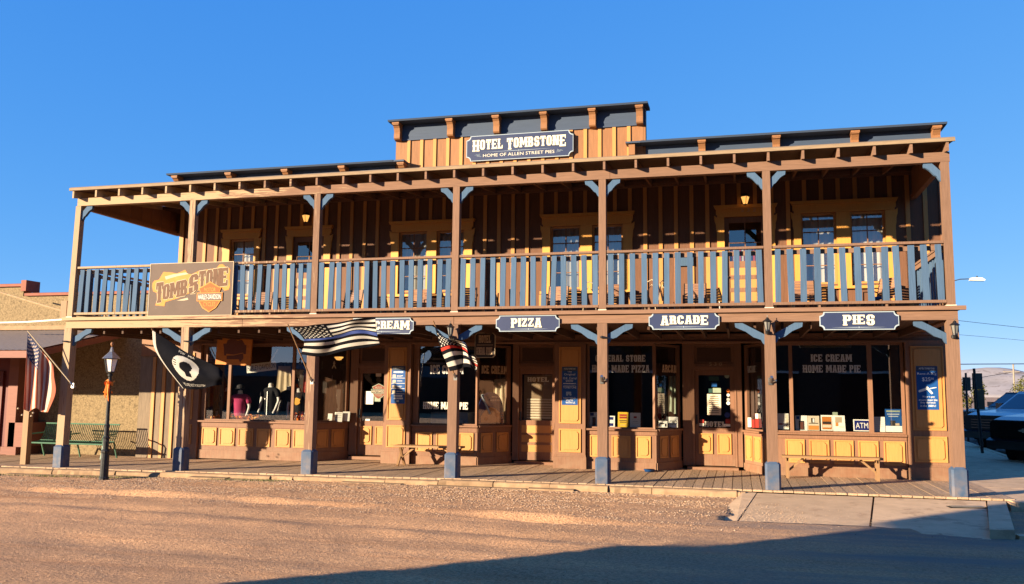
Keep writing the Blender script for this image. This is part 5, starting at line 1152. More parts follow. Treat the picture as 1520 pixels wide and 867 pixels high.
def mannequin(px, Y, zs, sh, label, rot=0, cap=False, logo=None, jacket=False):
    x = P(px, 600, Y).x; t = thing('mannequin', label, 'mannequin', (x, Y, zs), group='mannequins in the clothing window', local=True)
    for me, nm in ((bodym, 'body'), (shirts[sh], 'shirt')):
        o = bpy.data.objects.new(nm, me); COL.objects.link(o); o.parent = t
    if cap: MB().lathe([(.088, 1.37), (.09, 1.40), (.075, 1.45), (.03, 1.475), (0, 1.48)], (0, -.01), 14).box(-.06, .06, -.17, -.07, 1.375, 1.385).build('cap', 'cap', t, smooth=False)
    if logo == 'yellow':
        MB().prism(shieldpoly(0, 1.05, .19, .17), -.122, -.112).build('chest_print', 'yolk', t)
    if jacket: MB().box(-.006, .006, -.125, -.112, .62, 1.16).box(-.07, -.05, -.122, -.105, .98, 1.0).build('zip', 'chrome', t)
    t.rotation_euler = (0, 0, rot); t.scale = (1.15, 1.15, 1.12); return t
zs = .22
mannequin(356, 3.55, zs-.06, 'pink', 'mannequin in a pink shirt and grey cap in the clothing window', .15, cap=True)
mannequin(401, 3.6, zs+.12, 'black', 'tall mannequin in a black zipped jacket beside the pink-shirted one', -.1, jacket=True)
mannequin(443, 3.55, zs, 'tee', 'mannequin in a black shirt with a yellow shield print, right pane of the clothing window', .1, logo='yellow')
mannequin(337, 3.95, zs, 'black', 'dark mannequin behind the left post of the clothing window', .3)
mannequin(428, 3.95, zs+.05, 'tee', 'dark mannequin at the back between the zipped jacket and the yellow shield print', -.3)
# autumn leaves and gourds along the sill
def garland(x0, x1, y, z, n, label, mats=('orange', 'yolk', 'redp'), spread=(.05, .05)):
    mb = MB()
    for k in range(n):
        p = Vector((random.uniform(x0, x1), y+random.gauss(0, spread[0]), z+abs(random.gauss(0, spread[1])))); s = random.uniform(.03, .06)
        u_ = Vector((random.gauss(0, 1), random.gauss(0, .6), random.gauss(0, 1))).normalized()*s; v_ = u_.cross(Vector((random.gauss(0, 1), random.gauss(0, 1), random.gauss(0, 1)))).normalized()*s*.8
        mb.add([p-u_, p-v_*.7-u_*.1, p+u_, p+v_*.7+u_*.2], [(0, 1, 2, 3)], random.choice((0, 0, 1, 2)))
    return tag(mb.build('autumn_leaves', list(mats), recalc=False), label, 'autumn leaves', kind='stuff')
garland(fx(342, 3.2), fx(398, 3.2), 3.13, .91, 420, 'orange and yellow autumn leaves along the sill of the clothing window')
garland(fx(305, 3.2), fx(325, 3.2), 3.13, .91, 90, 'small heap of autumn leaves at the left end of the clothing window')
garland(fx(436, 3.15), fx(456, 3.15), 3.12, .92, 260, 'heap of orange autumn leaves in the right pane of the clothing window', spread=(.04, .08))
garland(fx(455, 3.3), fx(461, 3.3), 3.3, 1.05, 120, 'hanging orange autumn leaf spray behind the blue line flag post', spread=(.05, .25))
# tilted name strip in the clothing window, on its stick
M1 = bayA[0]; Y = 3.12; q = [P(366, 541, Y), P(409, 536, Y), P(410, 549, Y), P(366.5, 554, Y)]
t = thing('window_sign', 'tilted white strip sign with a motorcycle name in the clothing window', 'sign', tuple(q[3])); bd = MB().prism([(v.x, v.z) for v in q], Y, Y+.01).build('board', 'paper', t)
mb = MB(); f = lambda x, z: (lambda a, b: (a[0]+(b[0]-a[0])*z, a[1]+(b[1]-a[1])*z))((q[3].x+(q[2].x-q[3].x)*x, q[3].z+(q[2].z-q[3].z)*x), (q[0].x+(q[1].x-q[0].x)*x, q[0].z+(q[1].z-q[0].z)*x)); plain(mb, 'HARLEY-DAVIDSON', .03, .97, .22, .80, Y-.003, f=f); mb.build('lettering', 'ink', bd)
MB().tube([P(396, 545, 3.14), P(413, 518, 3.14)], .012, 6).build('stick', 'paper', t)
# small cards standing on the sills
def card(px0, px1, py0, py1, label, m='paper', body=None, Y=3.10, tilt=0):
    a = P(px0, py1, Y); b = P(px1, py0, Y); t = thing('window_card', label, 'card', (a.x, Y, a.z), group='cards standing in the shop windows')
    bd = MB().add([(a.x, Y, a.z), (b.x, Y, a.z), (b.x+tilt, Y+.03, b.z), (a.x+tilt, Y+.03, b.z), (a.x, Y+.006, a.z), (b.x, Y+.006, a.z), (b.x+tilt, Y+.036, b.z), (a.x+tilt, Y+.036, b.z)], [(0, 1, 2, 3), (7, 6, 5, 4), (0, 4, 5, 1), (1, 5, 6, 2), (2, 6, 7, 3), (3, 7, 4, 0)]).build('board', m, t)
    w_, h = b.x-a.x, b.z-a.z
    if body:
        for i, (kind, mm, u0, u1, v0, v1, *tx) in enumerate(body):
            mb = MB(); y = Y-.003-.0006*i+.0; sh = lambda v: .03*(1-v)
            X0_, X1_, Za, Zb = a.x+u0*w_, a.x+u1*w_, b.z-v1*h, b.z-v0*h
            if kind == 'r': mb.add([(X0_, y+sh(v1), Za), (X1_, y+sh(v1), Za), (X1_, y+sh(v0), Zb), (X0_, y+sh(v0), Zb)], [(0, 1, 2, 3)])
            else:
                vs, fs = textpoly(tx[0]); mb.add([(X0_+p*(X1_-X0_), y+sh(v1+(v0-v1)*r_), Za+r_*(Zb-Za)) for p, r_ in vs], fs)
            mb.build('print', mm, bd)
    return t
card(1267, 1292, 623, 640, 'blue and white ATM sign standing in the big right window', 'paper', [('r', 'atmblue', .07, .93, .09, .91), ('t', 'paper', .14, .86, .28, .74, 'ATM')])
card(1153, 1170.5, 614, 637, 'cream notice with a small red stamp in the narrow pane behind the sixth post', 'paper', [('r', 'paper2', .78, .96, .05, .9), ('r', 'redp', .2, .5, .62, .72)])
card(1181, 1198, 617, 639, 'white card with a dark doorway picture, leftmost in the big right window', 'paper', [('r', 'bluep', .1, .35, .05, .25), ('r', 'ink', .3, .75, .35, .95), ('r', 'hangdark', .42, .68, .42, .9)])
card(1199, 1216, 617.5, 639, 'tan and orange picture card second from the left in the big right window', 'paper2', [('r', 'bannerorange', .06, .94, .66, .95), ('r', 'ink', .1, .9, .48, .53), ('r', 'ribdark', .32, .6, .15, .46), ('r', 'paper', .45, .58, .18, .44)])
card(1219, 1235.5, 616.5, 639, 'brown sepia picture card in a white border in the big right window', 'paper', [('r', 'hangorange', .1, .92, .1, .92), ('r', 'ribdark', .14, .88, .42, .58), ('r', 'paper2', .14, .88, .62, .8)])
card(1237, 1254.5, 617, 640, 'white card with a tan map blot left of the ATM sign', 'paper', [('r', 'bannertan', .18, .72, .1, .45), ('r', 'bannerorange', .2, .42, .45, .68), ('r', 'paper2', .5, .9, .7, .75)], tilt=-.01)
card(1236, 1243.5, 612, 618, 'small grey card above the tan map card', 'pale', None, Y=3.14)
card(1297, 1313.5, 619, 641, 'plain white list of hours right of the ATM sign', 'paper', [('r', 'paper2', .2, .8, .12, .15), ('r', 'paper2', .15, .85, .25, .27), ('r', 'paper2', .15, .85, .35, .37), ('r', 'paper2', .15, .85, .5, .52), ('r', 'paper2', .15, .85, .62, .64)])
card(1315, 1338, 607.5, 641, 'blue mountain poster with a white lower band in the right pane', 'bluep', [('r', 'paper', .0, 1, .74, 1), ('r', 'pale', .08, .92, .06, .13), ('r', 'pale_line', .12, .88, .2, .25), ('r', 'pale_line', .2, .8, .3, .34), ('r', 'ink', .3, .6, .5, .73), ('r', 'bannertan', .6, .85, .62, .72)])
card(1339, 1343, 617, 641, 'narrow grey card at the right edge of the last pane', 'pale', None)
card(917, 932.5, 612, 634, 'bright yellow card with red and black print in the general store window', 'yelp', [('r', 'redp', .15, .85, .14, .26), ('r', 'redp', .15, .85, .3, .42), ('r', 'ink', .14, .86, .53, .58), ('r', 'ink', .2, .8, .64, .69), ('r', 'bannertan', .25, .75, .84, .87)])
card(935, 950.5, 613, 634, 'cream card with an arch and red emblem in the general store window', 'paper', [('r', 'redp', .35, .65, .24, .38), ('r', 'paper2', .15, .85, .44, .47), ('r', 'ink', .25, .75, .58, .60), ('r', 'paper2', .2, .8, .7, .73)])
card(875, 889, 612, 633, 'white card with dark pictures at the left edge of the general store window', 'paper', [('r', 'lineblue', .05, .45, .05, .25), ('r', 'ink', .3, .65, .35, .95), ('r', 'hangdark', .38, .55, .42, .9)])
card(905, 912.5, 617.5, 634, 'white card with blue corner marks right of the fifth post', 'paper', [('r', 'atmblue', .0, .7, .1, .35), ('r', 'atmblue', .0, .7, .65, .9)])
card(977.5, 990.5, 625, 634.5, 'small cream sign with black lettering in the arcade window', 'paper', [('r', 'ink', .12, .65, .3, .5), ('r', 'ink', .72, .9, .4, .85)], Y=3.35)
card(992.5, 1006, 619, 634.5, 'white sign reading CBD in the arcade window', 'paper', [('t', 'ink', .08, .92, .34, .72, 'CBD')], Y=3.55)
card(508, 519, 611, 625, 'white notice propped in the slanted window left of the shield door', 'paper', None, Y=3.7)
card(496, 508, 612, 626, 'white form with printed lines in the slanted window left of the shield door', 'paper', [('r', 'ink', .1, .9, .15, .18), ('r', 'ink', .1, .9, .35, .37), ('r', 'ink', .1, .9, .55, .57)], Y=3.6)
card(486, 493, 614, 625, 'small white card in the slanted window behind the third post', 'paper', None, Y=3.5)
card(1110, 1115, 620, 634, 'small white card in the slanted window right of door 530', 'paper', None, Y=3.45)
card(1116, 1120, 623, 635, 'small red card in the slanted window right of door 530', 'redp', None, Y=3.4)
card(1121, 1126, 614, 635, 'tall red and white card in the slanted window right of door 530', 'redp', [('r', 'paper', .1, .9, .0, .35)], Y=3.3)
# lit amber lamp inside, awareness ribbon
q = P(503, 532, 3.75); t = thing('pendant_lamp', 'amber bowl lamp glowing inside the slanted window beside the blue line flag', 'lamp', tuple(q)); MB().lathe([(.10, q.z+.04), (.12, q.z+.03), (.06, q.z-.04), (0, q.z-.05)], (q.x, q.y), 16).build('bowl', 'glow', t, smooth=True); MB().tube([(q.x, q.y, q.z+.04), (q.x, q.y, 2.98)], .008, 6).build('rod', 'black', t)
c = P(496, 541, 3.25); t = thing('ribbon_decal', 'pale loop ribbon sticker on the slanted window left of the shield door', 'sticker', tuple(c)); MB().tube([c+Vector((-.05, -.0, -.1)), c+Vector((.02, 0, .03)), c+Vector((0, 0, .08)), c+Vector((-.02, 0, .03)), c+Vector((.05, 0, -.1))], .012, 5).build('ribbon', 'bannertan', t)
M['waffle'] = mat('waffle_tan', (.95, .52, .24), .6, .2, None, 0, nscale=14)
# ice cream tub poster in the slanted window
Mx, Ld, _w = dB; t = thing('window_poster', 'round waffle bowl ice cream poster with a spoon in the slanted window', 'poster', (8.95, 3.3, .92))
cx, r = .50, .36; pts = [(cx+r*1.1*math.cos(R(a)), 1.28+.40*math.sin(R(a))) for a in range(0, 181, 15)]+[(cx-r*1.15, .94), (cx+r*1.15, .94)]
bd = MB(Mx).prism(pts, .115, .125).build('board', 'lineblue', t)
wf = [(cx-.32, 1.12), (cx-.20, 1.24), (cx-.10, 1.30), (cx+.02, 1.33), (cx+.16, 1.28), (cx+.30, 1.18), (cx+.34, .96), (cx-.32, .96)]
MB(Mx).prism(wf, .108, .1145).build('bowl_picture', 'waffle', bd)
for a_, b_, r_, mm in ((cx-.04, 1.20, .09, 'hangdark'), (cx+.20, 1.14, .07, 'hangorange'), (cx-.16, 1.05, .06, 'hangorange')): MB(Mx).prism([(a_+r_*math.cos(k*.6), b_+r_*.7*math.sin(k*.6)) for k in range(10)], .102, .1075).build('scoop_picture', mm, bd)
for k in range(5):
    for s_ in (-1, 1): MB(Mx).box(cx+s_*.375-.03, cx+s_*.375+.03, .1095, .1148, .95+k*.055, .975+k*.055).build('stripe', 'redp', bd)
MB(Mx).tube([(cx-.30, .10, 1.62), (cx-.22, .10, 1.45), (cx-.05, .10, 1.18)], [.035, .02, .03], 6).build('spoon_picture', 'pale_line', bd)
mb = MB(Mx)
for z, u0, u1 in ((1.55, .02, .26), (1.47, -.02, .30)):
    u = u0
    while u < u1: du = random.uniform(.02, .05); mb.box(cx+u, cx+u+du, .1125, .1145, z+.0, z+.035); u += du+.012
mb.build('small_print', 'paper', bd)
# ice chest seen through the home made pie window, hanging clothes in the arcade window
t = thing('ice_cream_case', 'pale chest freezer behind the HOME MADE PIE window glass of the second shop', 'freezer', (7.9, 3.9, 0)); MB().box(7.35, 8.3, 3.7, 4.3, .5, 1.18).build('body', 'pale_line', t); MB().box(7.5, 8.2, 3.66, 3.699, .93, 1.0).build('strip', 'white', t)
def hanging(px, Y, z0, z1, w_, m, label):
    x = P(px, 590, Y).x; t = thing('hanging_garment', label, 'garment', (x, Y, z0)); mb = MB(); n = 12; vs = []
    for i in range(n+1):
        u = i/n; xx = x+(u-.5)*w_; yy = Y+.03*math.sin(u*17); vs += [(xx, yy, z0+.03*math.sin(u*9)), (x+(u-.5)*w_*.75, yy, z1)]
    mb.add(vs, [(2*i, 2*i+2, 2*i+3, 2*i+1) for i in range(n)]).build('cloth', m, t, smooth=True)
    MB().tube([(x, Y, z1), (x, Y, z1+.12)], .006, 5).build('hanger', 'chrome', t)
hanging(1001, 4.1, 1.25, 2.1, .30, 'pale', 'pale green patterned garment hanging in the arcade window')
hanging(976, 3.5, 1.1, 1.75, .18, 'redp', 'red and white garment hanging beside the arcade window mullion')
hanging(492, 4.2, 1.0, 1.95, .35, 'bannertan', 'tan garment hanging behind the slanted window left of the shield door')
hanging(318, 3.7, 1.1, 2.0, .36, 'hangdark', 'dark red garment hanging at the left of the clothing window')
hanging(421, 4.1, 1.55, 2.3, .5, 'bannertan', 'tan striped cloth hanging high behind the zipped jacket')
hanging(458, 3.9, 1.2, 2.1, .4, 'redp', 'red garment hanging in the right pane of the clothing window')
for px, h, m_, lb in ((368, .16, 'white', 'tiny white figurine left of the leaf garland'), (374, .11, 'pale', 'tiny pale jar on the sill beside the white figurine'), (383, .13, 'orangewood', 'small brown bottle on the sill under the pink shirt'), (318, .10, 'pale', 'low pale dish at the left end of the window sill'), (447, .12, 'white', 'small white jar among the leaves in the right pane')):
    x = P(px, 622, 3.14).x; t = thing('sill_ornament', lb, 'ornament', (x, 3.14, .90), group='small ornaments on the clothing window sill'); MB().lathe([(.0, .901), (.035, .902), (.04, .93), (.03, .90+h*.6), (.012, .90+h*.75), (.022, .90+h*.88), (0, .90+h)], (x, 3.14), 10).build('body', m_, t, smooth=True)
hanging(742, 4.2, 1.2, 2.0, .4, 'bannertan', 'tan garment hanging behind the ice cream poster')

# ------------------------------------------------------------------ balcony furniture
ZD = 3.225
def slatchair():
    t = thing('patio_chair', 'x', 'chair', local=True, group='slatted wooden chairs on the balcony'); w_ = .23
    fr = MB()
    for s in (-1, 1):
        fr.tube([(s*w_, -.22, 0), (s*w_, -.20, .55), (s*w_, .12, .58), (s*(w_-.0), .22, .56)], .014, 6)
        fr.tube([(s*w_, .26, 0), (s*w_, .15, .34), (s*w_, .30, .86)], .014, 6); fr.tube([(s*w_, -.21, .34), (s*w_, .16, .34)], .012, 6)
    fr.build('metal_frame', 'black', t)
    for k in range(7): MB().box(-w_+.015, w_-.015, -.22+k*.052, -.22+k*.052+.042, .348, .362).build('seat_slat', 'chairwood', t)
    for k in range(8):
        z = .42+k*.055; y = .165+(z-.34)*.28; MB().box(-w_+.012, w_-.012, y-.014, y-.001, z, z+.046).build('back_slat', 'chairwood', t)
    return t
ch0 = slatchair(); spots = [(385, 2.25, .1, 'slatted chair nearest the brown banner on the balcony'), (518, 2.2, -.05, 'slatted chair just right of the third upper post'), (620, 2.3, .05, 'slatted chair below the first pair of upstairs windows'),
    (691, 2.2, .2, 'slatted chair right of the middle upper post'), (824, 2.3, -.1, 'slatted chair below the second pair of upstairs windows'), (908, 2.1, .15, 'slatted chair right of the fifth upper post'), (1031, 2.3, 0, 'slatted chair below the plain blue notice board'), (1194, 2.2, .05, 'slatted chair at the left of the last balcony bay'), (1306, 2.1, -.85, 'slatted chair turned sideways below the last pair of windows')]
for i, (px, Y, rz_, lb) in enumerate(spots):
    o = ch0 if i == 0 else copy_tree(ch0); q = P(px, 430, Y); o.location = (q.x, Y, ZD); o.rotation_euler = (0, 0, rz_); o['label'] = lb
def wirechair():
    t = thing('bistro_chair', 'x', 'chair', local=True, group='bent wire chairs on the balcony')
    mb = MB(); mb.lathe([(0, .38), (.17, .38), (.18, .395), (.17, .41), (0, .41)], (0, 0), 16); mb.build('seat', 'black', t, smooth=False)
    for s in (-1, 1):
        for y in (-1, 1): MB().tube([(s*.12, y*.12, .38), (s*.16, y*.17, 0)], .011, 6).build('leg', 'bannertan', t)
    MB().tube([(-.16, .12, .40), (-.17, .16, .62), (-.12, .19, .80), (0, .20, .86), (.12, .19, .80), (.17, .16, .62), (.16, .12, .40)], .012, 6).build('back_loop', 'bannertan', t)
    MB().tube([(-.08, .14, .40), (-.09, .17, .62), (0, .19, .76), (.09, .17, .62), (.08, .14, .40)], .010, 6).build('inner_loop', 'bannertan', t); return t
w0 = wirechair()
for i, (px, Y, rz_, lb) in enumerate(((875, 1.7, .2, 'bent wire chair before the upstairs windows left of the fifth post'), (965, 1.6, -.1, 'bent wire chair between the fifth post and the blue notice board'), (996, 1.9, 1.2, 'dark bent wire chair turned sideways beside the blue notice board'))):
    o = w0 if i == 0 else copy_tree(w0); q = P(px, 430, Y); o.location = (q.x, Y, ZD); o.rotation_euler = (0, 0, rz_); o['label'] = lb
def rtable(px, Y, r, h, m, label):
    q = P(px, 430, Y); t = thing('balcony_table', label, 'table', (q.x, Y, ZD), group='tables on the balcony'); c = (q.x, Y)
    MB().lathe([(0, ZD+h-.03), (r, ZD+h-.03), (r+.01, ZD+h-.015), (r, ZD+h), (0, ZD+h)], c, 24).build('table_top', m, t)
    for k in range(4): a = .6+k*math.pi/2; MB().tube([(c[0]+r*.7*math.cos(a), c[1]+r*.7*math.sin(a), ZD+h-.03), (c[0]+r*.8*math.cos(a), c[1]+r*.8*math.sin(a), ZD)], .018, 6).build('leg', m, t)
rtable(748, 1.75, .55, .70, 'black', 'large round dark table on the balcony right of the middle upper post')
rtable(570, 1.9, .32, .42, 'black', 'low dark table on the balcony between two slatted chairs right of the third post')
rtable(1248, 1.9, .22, .62, 'wood', 'small wooden table between the two chairs of the last balcony bay')
rtable(1060, 1.95, .28, .40, 'black', 'low dark table left of upstairs door 532')
rtable(365, 1.9, .28, .42, 'black', 'low dark table beside the leftmost balcony chair')
t = thing('cushion', 'small blue cushion on the sideways chair of the last balcony bay', 'cushion', (P(1306, 430, 2.05).x-.05, 2.05, ZD+.365)); q = Vector(t.location)
o = MB().lathe([(0, q.z), (.13, q.z+.01), (.15, q.z+.04), (.13, q.z+.07), (0, q.z+.085)], (q.x, q.y), 12).build('cover', 'bluep', t, smooth=True)

# ------------------------------------------------------------------ right side: sign posts, trucks, poles, wires, hills
def signpost(x, y, ztop, lean, plates, label):
    t = thing('street_sign', label, 'street sign', (x, y, 0), group='parking signs on the side pavement, seen from behind')
    MB().tube([(x, y, -.02), (x+lean, y, ztop)], [.045, .04], 8).build('pole', 'chrome' if False else 'lampblack', t)
    for x0, x1, z0, z1, m in plates: MB().box(x0, x1, y+.05, y+.062, z0, z1).build('plate', m, t)
M['signback'] = mat('bare_sign_back', (.10, .085, .07), .6, .15, None, 0, metal=.3); M['signbrown2'] = mat('brown_sign_back', (.16, .11, .06), .6, .15, None, 0)
pp = lambda px, py, y: P(px, py, y)
a, b = pp(1444.5, 578, 13), pp(1458.5, 554, 13); c, d = pp(1447, 608, 13), pp(1461.5, 578.5, 13)
signpost(21.82, 13.0, 2.56, -.12, [(a.x, b.x, a.z, b.z, 'signback'), (c.x, d.x, c.z, d.z, 'signbrown2')], 'nearer leaning sign post with a dark plate above a brown plate on the side pavement')
a, b = pp(1430, 580, 20.3), pp(1441, 560, 20.3); signpost(23.12, 20.3, 2.6, .02, [(a.x, b.x, a.z, b.z, 'signback')], 'farther sign post with one dark plate on the side pavement')
M['tyre'] = mat('tyre_rubber', (.012, .012, .012), .8, .1, None, 0)
def cpaint(name, col): return mat(name, col, .22, .03, None, 0, spec=.6, rnd=0)
M['carwhite'] = cpaint('white_car_paint', (.62, .64, .66)); M['carblack'] = cpaint('black_car_paint', (.012, .013, .016)); M['carsilver'] = cpaint('silver_car_paint', (.42, .45, .50)); M['cargrille'] = mat('black_grille', (.01, .01, .01), .5, .1, None, 0)
def pickup(loc, heading, paint, label, emblem=False, suv=False):
    """front centre at the local origin, body runs to +x"""
    t = thing('parked_truck' if not suv else 'parked_suv', label, 'pickup truck' if not suv else 'suv', local=True, group='vehicles parked on the side street')
    L, W_ = 5.6, .98
    prof = [(0.02, .62), (0, .95), (.06, 1.12), (.35, 1.20), (1.35, 1.27), (1.55, 1.28), (3.35, 1.28) if not suv else (5.1, 1.28), (5.58, 1.25), (5.6, .60), (5.0, .42), (.35, .42)]
    if True:                                            # body with wheel arches, tapered nose
        b = MB(); sec = [(-W_, 0.0, .10), (-W_+.05, -.0, 0), (W_-.05, 0, 0), (W_, 0, .10)]
        n = len(prof); vs = []
        for y, _, sh in sec:
            for x, z in prof: vs.append((x+(sh*1.2 if x < .5 else (-sh if x > 5 else 0)), y*(.94 if x < .4 else 1), z-(sh*.5 if z > 1.0 else 0)))
        fs = [tuple(range(n)), tuple(range(3*n, 4*n))[::-1]]
        for s in range(3): fs += [(s*n+i, s*n+(i+1) % n, (s+1)*n+(i+1) % n, (s+1)*n+i) for i in range(n)]
        b.add(vs, fs); bo = b.build('body', paint, t)
    x0, x1 = (1.5, 3.6) if not suv else (1.6, 5.3); b = MB(); r = .80
    bot = [(x0-.1, -W_+.06), (x1, -W_+.06), (x1, W_-.06), (x0-.1, W_-.06)]; top = [(x0+.75, -W_+.22), (x1-.25, -W_+.22), (x1-.25, W_-.22), (x0+.75, W_-.22)]
    b.add([(x, y, 1.26) for x, y in bot]+[(x, y, 1.80) for x, y in top]+[(x+.05 if i in (0, 3) else x-.05, y*.97, 1.86) for i, (x, y) in enumerate(top)], [(0, 1, 5, 4), (1, 2, 6, 5), (2, 3, 7, 6), (3, 0, 4, 7), (8, 9, 10, 11), (4, 5, 9, 8), (5, 6, 10, 9), (6, 7, 11, 10), (7, 4, 8, 11)]); b.build('cab', paint, t)
    def pane(nm, pts): MB().add(pts, [(0, 1, 2, 3)]).build(nm, 'carglass', t)
    l3 = lambda a, b_, k: tuple(a[i]+(b_[i]-a[i])*k for i in range(3))
    B3 = [(x, y, 1.26) for x, y in bot]; T3 = [(x, y, 1.80) for x, y in top]
    def quad(i, j, e, off):
        p = [l3(l3(B3[i], B3[j], e), l3(T3[i], T3[j], e), .10), l3(l3(B3[i], B3[j], 1-e), l3(T3[i], T3[j], 1-e), .10), l3(l3(B3[i], B3[j], 1-e), l3(T3[i], T3[j], 1-e), .95), l3(l3(B3[i], B3[j], e), l3(T3[i], T3[j], e), .95)]
        return [(a[0]+off[0], a[1]+off[1], a[2]+off[2]) for a in p]
    pane('windscreen', quad(3, 0, .05, (-.012, 0, .008))); pane('side_window', quad(0, 1, .08, (0, -.012, .004))); pane('side_window', quad(2, 3, .08, (0, .012, .004)))
    MB().prism_x([(-.93, .55), (.93, .55), (.93, 1.03), (.85, 1.11), (-.85, 1.11), (-.93, 1.03)], -.02, .06).build('front_mask', 'cargrille', t)
    g = MB(); g.box(-.03, .03, -.70, .70, .70, 1.04); go = g.build('grille', 'cargrille', t)
    for k in range(4): MB().box(-.045, -.031, -.68, .68, .73+k*.08, .75+k*.08).build('grille_bar', 'carblack' if not emblem else 'cargrille', go)
    if emblem: MB().add([(-.05, y, z) for y, z in ((-.16, .885), (-.05, .91), (-.05, .935), (.05, .935), (.05, .91), (.16, .885), (.13, .86), (.05, .86), (.05, .835), (-.05, .835), (-.05, .86), (-.13, .86))], [tuple(range(12))]).build('emblem', 'bannertan', go)
    MB().prism([(-.12, .42), (-.14, .62), (-.02, .68), (.15, .68), (.15, .42)], -.97, .97).build('bumper', 'carblack', t)
    for s in (-1, 1):
        MB().box(-.015, .10, min(s*.74, s*.93), max(s*.74, s*.93), .86, 1.02).build('headlight', 'lampblack', t)
        MB().box(x0+.25, x0+.42, min(s*(W_-.02), s*(W_+.20)), max(s*(W_-.02), s*(W_+.20)), 1.30, 1.48).build('side_mirror', 'carblack', t)
        for wx in (.98, 4.45):
            o = MB().prism([(wx+.40*math.cos(k*.3142), .40+.40*math.sin(k*.3142)) for k in range(20)], min(s*(W_-.22), s*(W_+.02)), max(s*(W_-.22), s*(W_+.02))).build('wheel', 'tyre', t)
            MB().prism([(wx+.23*math.cos(k*.3927), .40+.23*math.sin(k*.3927)) for k in range(16)], min(s*(W_+.021), s*(W_+.035)), max(s*(W_+.021), s*(W_+.035))).build('rim', 'chrome', o)
            MB().prism([(wx+.47*math.cos(k*.3142), .44+.47*math.sin(k*.3142)) for k in range(11)], min(s*(W_-.05), s*(W_+.012)), max(s*(W_-.05), s*(W_+.012))).build('wheel_arch', 'cargrille', t)
    t.location = loc; t.rotation_euler = (0, 0, heading); t.scale = (1.08, 1.08, 1.10); return t
q = P(1511, 632, 8.8); pickup((q.x+.22, 9.0, -.15), R(38), 'carsilver', 'silver pickup with a black grille and bow-tie emblem, nearest on the side street', emblem=True)
q = P(1462, 632, 15.5); pickup((q.x+.25, 15.7, -.15), R(38), 'carwhite', 'white pickup with a black nose parked beyond the silver one')
q = P(1446, 620, 23); pickup((q.x+.4, 23.5, -.15), R(38), 'carblack', 'black suv parked farthest along the side street', suv=True)
# far trees
M['leafy'] = mat('yellow_green_leaves', (.16, .15, .03), .8, .3, None, 0, nscale=3); M['leafd'] = mat('dark_olive_leaves', (.06, .065, .022), .8, .3, None, 0, nscale=3); M['bark'] = mat('grey_bark', (.12, .09, .07), .9, .2, 'z', .3)
def tree(x, y, h, r, label, n=1400):
    t = thing('tree', label, 'tree', (x, y, -.3), group='small trees beyond the parked vehicles')
    mb = MB(); mb.tube([(x, y, -.3), (x+.1, y, h*.35), (x, y, h*.6)], [.16, .11, .05], 7)
    for k in range(6): a = k*1.05; mb.tube([(x+.05, y, h*.35), (x+r*.6*math.cos(a), y+r*.6*math.sin(a), h*(.6+.05*k))], [.06, .02], 5)
    mb.build('trunk', 'bark', t)
    mb = MB(); cl = [(random.uniform(-.6, .6)*r, random.uniform(-.6, .6)*r, random.uniform(.42, .88)*h, random.uniform(.25, .45)*r) for _ in range(11)]
    for k in range(n):
        c = random.choice(cl); d = Vector((random.gauss(0, 1), random.gauss(0, 1), random.gauss(0, .8))).normalized()*c[3]*random.uniform(.6, 1.1); p = Vector((x+c[0], y+c[1], c[2]))+d; s = random.uniform(.05, .12)
        u_ = Vector((random.gauss(0, 1), random.gauss(0, 1), random.gauss(0, 1))).normalized()*s; v_ = u_.cross(Vector((random.gauss(0, 1), random.gauss(0, 1), random.gauss(0, 1)))).normalized()*s*.7
        mb.add([p-u_, p-v_, p+u_, p+v_], [(0, 1, 2, 3)], random.choice((0, 0, 1)))
    mb.build('crown', ['leafy', 'leafd'], t, recalc=False)
for px, Y, h, r, lb in ((1437, 60, 3.0, 1.5, 'small yellow-green tree between the two sign posts'), (1526, 75, 3.7, 2.0, 'yellow-green tree at the right edge beyond the trucks')):
    q = P(px, 580, Y); tree(q.x, Y, h, r, lb)
# poles and wires
def pole(px, Y, ztop, label, arm=True):
    q = P(px, 560, Y); t = thing('utility_pole', label, 'utility pole', (q.x, Y, -.3)); MB().tube([(q.x, Y, -.4), (q.x, Y, ztop)], [.13, .09], 8).build('pole', 'grate', t)
    if arm: box('crossarm', q.x-1.1, q.x+.6, Y-.06, Y+.06, ztop-.9, ztop-.80, 'grate', t)
    return q
q = pole(1505, 95, P(1505, 541, 95).z, 'pale utility pole on the skyline above the white pickup')
zt_ = q
def wire(pts, Y0, label, r=.016):
    t = tag(MB().tube([P(px, py, y) for px, py, y in pts], r, 5).build('overhead_wire', 'black'), label, 'wire', group='overhead wires at the right')
wire([(1380, 471, 40), (1450, 479, 42), (1560, 491, 45)], 0, 'topmost thin overhead wire right of the hotel', .014)
wire([(1380, 493.5, 40), (1450, 499, 42), (1560, 509, 45)], 0, 'second thin overhead wire right of the hotel', .010)
wire([(1380, 541, 60), (1450, 540.5, 62), (1560, 540, 65)], 0, 'thicker level overhead wire just above the hills', .035)
wire([(1380, 562, 94), (1440, 563, 94.5), (1505, 552, 95), (1560, 560, 96)], 0, 'thin slack wire running to the skyline utility pole', .03)
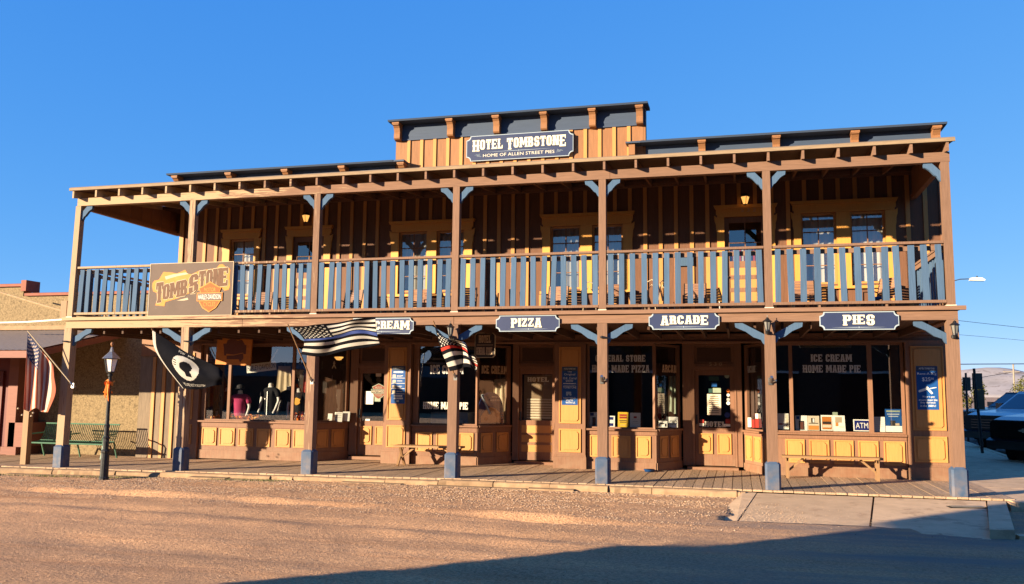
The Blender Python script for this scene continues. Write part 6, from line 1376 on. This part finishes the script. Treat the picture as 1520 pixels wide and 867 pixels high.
# street light
Y = 45; q = P(1393, 600, Y); t = thing('street_light', 'grey cobra-head street light reaching out right of the balcony', 'street light', (q.x, Y, -.2))
h0 = P(1400, 424, Y); h1 = P(1412, 418, Y); h2 = P(1425, 414.5, Y); h3 = P(1439, 414, Y)
MB().tube([(q.x, Y, -.3), (q.x, Y, h0.z-.3)], [.14, .09], 8).build('pole', 'chrome', t); MB().tube([(q.x, Y, h0.z-.32), h1, h2, h3], .035, 6).build('arm', 'chrome', t)
a = P(1438.5, 414.5, Y); b = P(1462, 414.5, Y); mb = MB(); mb.prism([(a.x, a.z-.10), (a.x+.04, a.z+.06), (a.x+.25, a.z+.10), (b.x-.18, b.z+.09), (b.x, b.z-.04), (b.x-.06, b.z-.12)], Y-.16, Y+.16); mb.build('lamp_head', 'white', t); mb = MB(); mb.lathe([(.05, a.z+.10), (.05, a.z+.20), (0, a.z+.21)], ((a.x+b.x)/2, Y), 8); mb.build('photocell', 'lampblack', t)
# hills
def hillmat():
    m = mat('dry_hillside', (.36, .31, .285), .95, .3, None, 0, nscale=.006, wear=((.20, .16, .14), .55, .012)); return m
M['hill'] = hillmat()
mb = MB(); nxh, nyh = 200, 26; D = 5200
ridge = lambda a: 150*math.exp(-((a-.30)/.10)**2)+110*math.exp(-((a-.20)/.12)**2)+95*math.exp(-((a-.52)/.16)**2)+60*math.exp(-((a+.3)/.5)**2)+40
for j in range(nyh+1):
    for i in range(nxh+1):
        a = -1.1+2.4*i/nxh; v = j/nyh; rr = D-900+1500*v; prof = math.sin(min(1, v*1.15)*math.pi/2) if v < .87 else 1-.6*(v-.87)/.13
        n_ = noise.fractal(Vector((a*9, v*3, 0)), 1.0, 2.0, 6); z = -5+.50*ridge(a)*prof*(1+.38*n_)+22*n_*v
        mb.v.append((CAM.x+rr*math.sin(a), CAM.y+rr*math.cos(a), z if j else -40))
for j in range(nyh):
    for i in range(nxh): k = j*(nxh+1)+i; mb.f.append((k, k+1, k+nxh+2, k+nxh+1)); mb.mi.append(0)
struct(mb.build('hills', 'hill', smooth=True, recalc=False))
mb = MB(); 
for k in range(900):
    a = R(random.uniform(-60, 60)); rr = random.uniform(140, 700); x = CAM.x+rr*math.sin(a); y = CAM.y+rr*math.cos(a); s = random.uniform(.4, 1.3)
    for q_ in range(5):
        p = Vector((x+random.gauss(0, s*.5), y+random.gauss(0, s*.5), -.3+random.uniform(.1, s))); u_ = Vector((random.gauss(0, 1), random.gauss(0, 1), random.gauss(0, 1))).normalized()*s*.5; v_ = u_.cross(Vector((random.gauss(0, 1), random.gauss(0, 1), random.gauss(0, 1)))).normalized()*s*.4; mb.add([p-u_, p-v_, p+u_, p+v_], [(0, 1, 2, 3)])
tag(mb.build('desert_scrub', 'leafd', recalc=False), 'low desert scrub scattered over the flat land below the hills', 'scrub', kind='stuff')
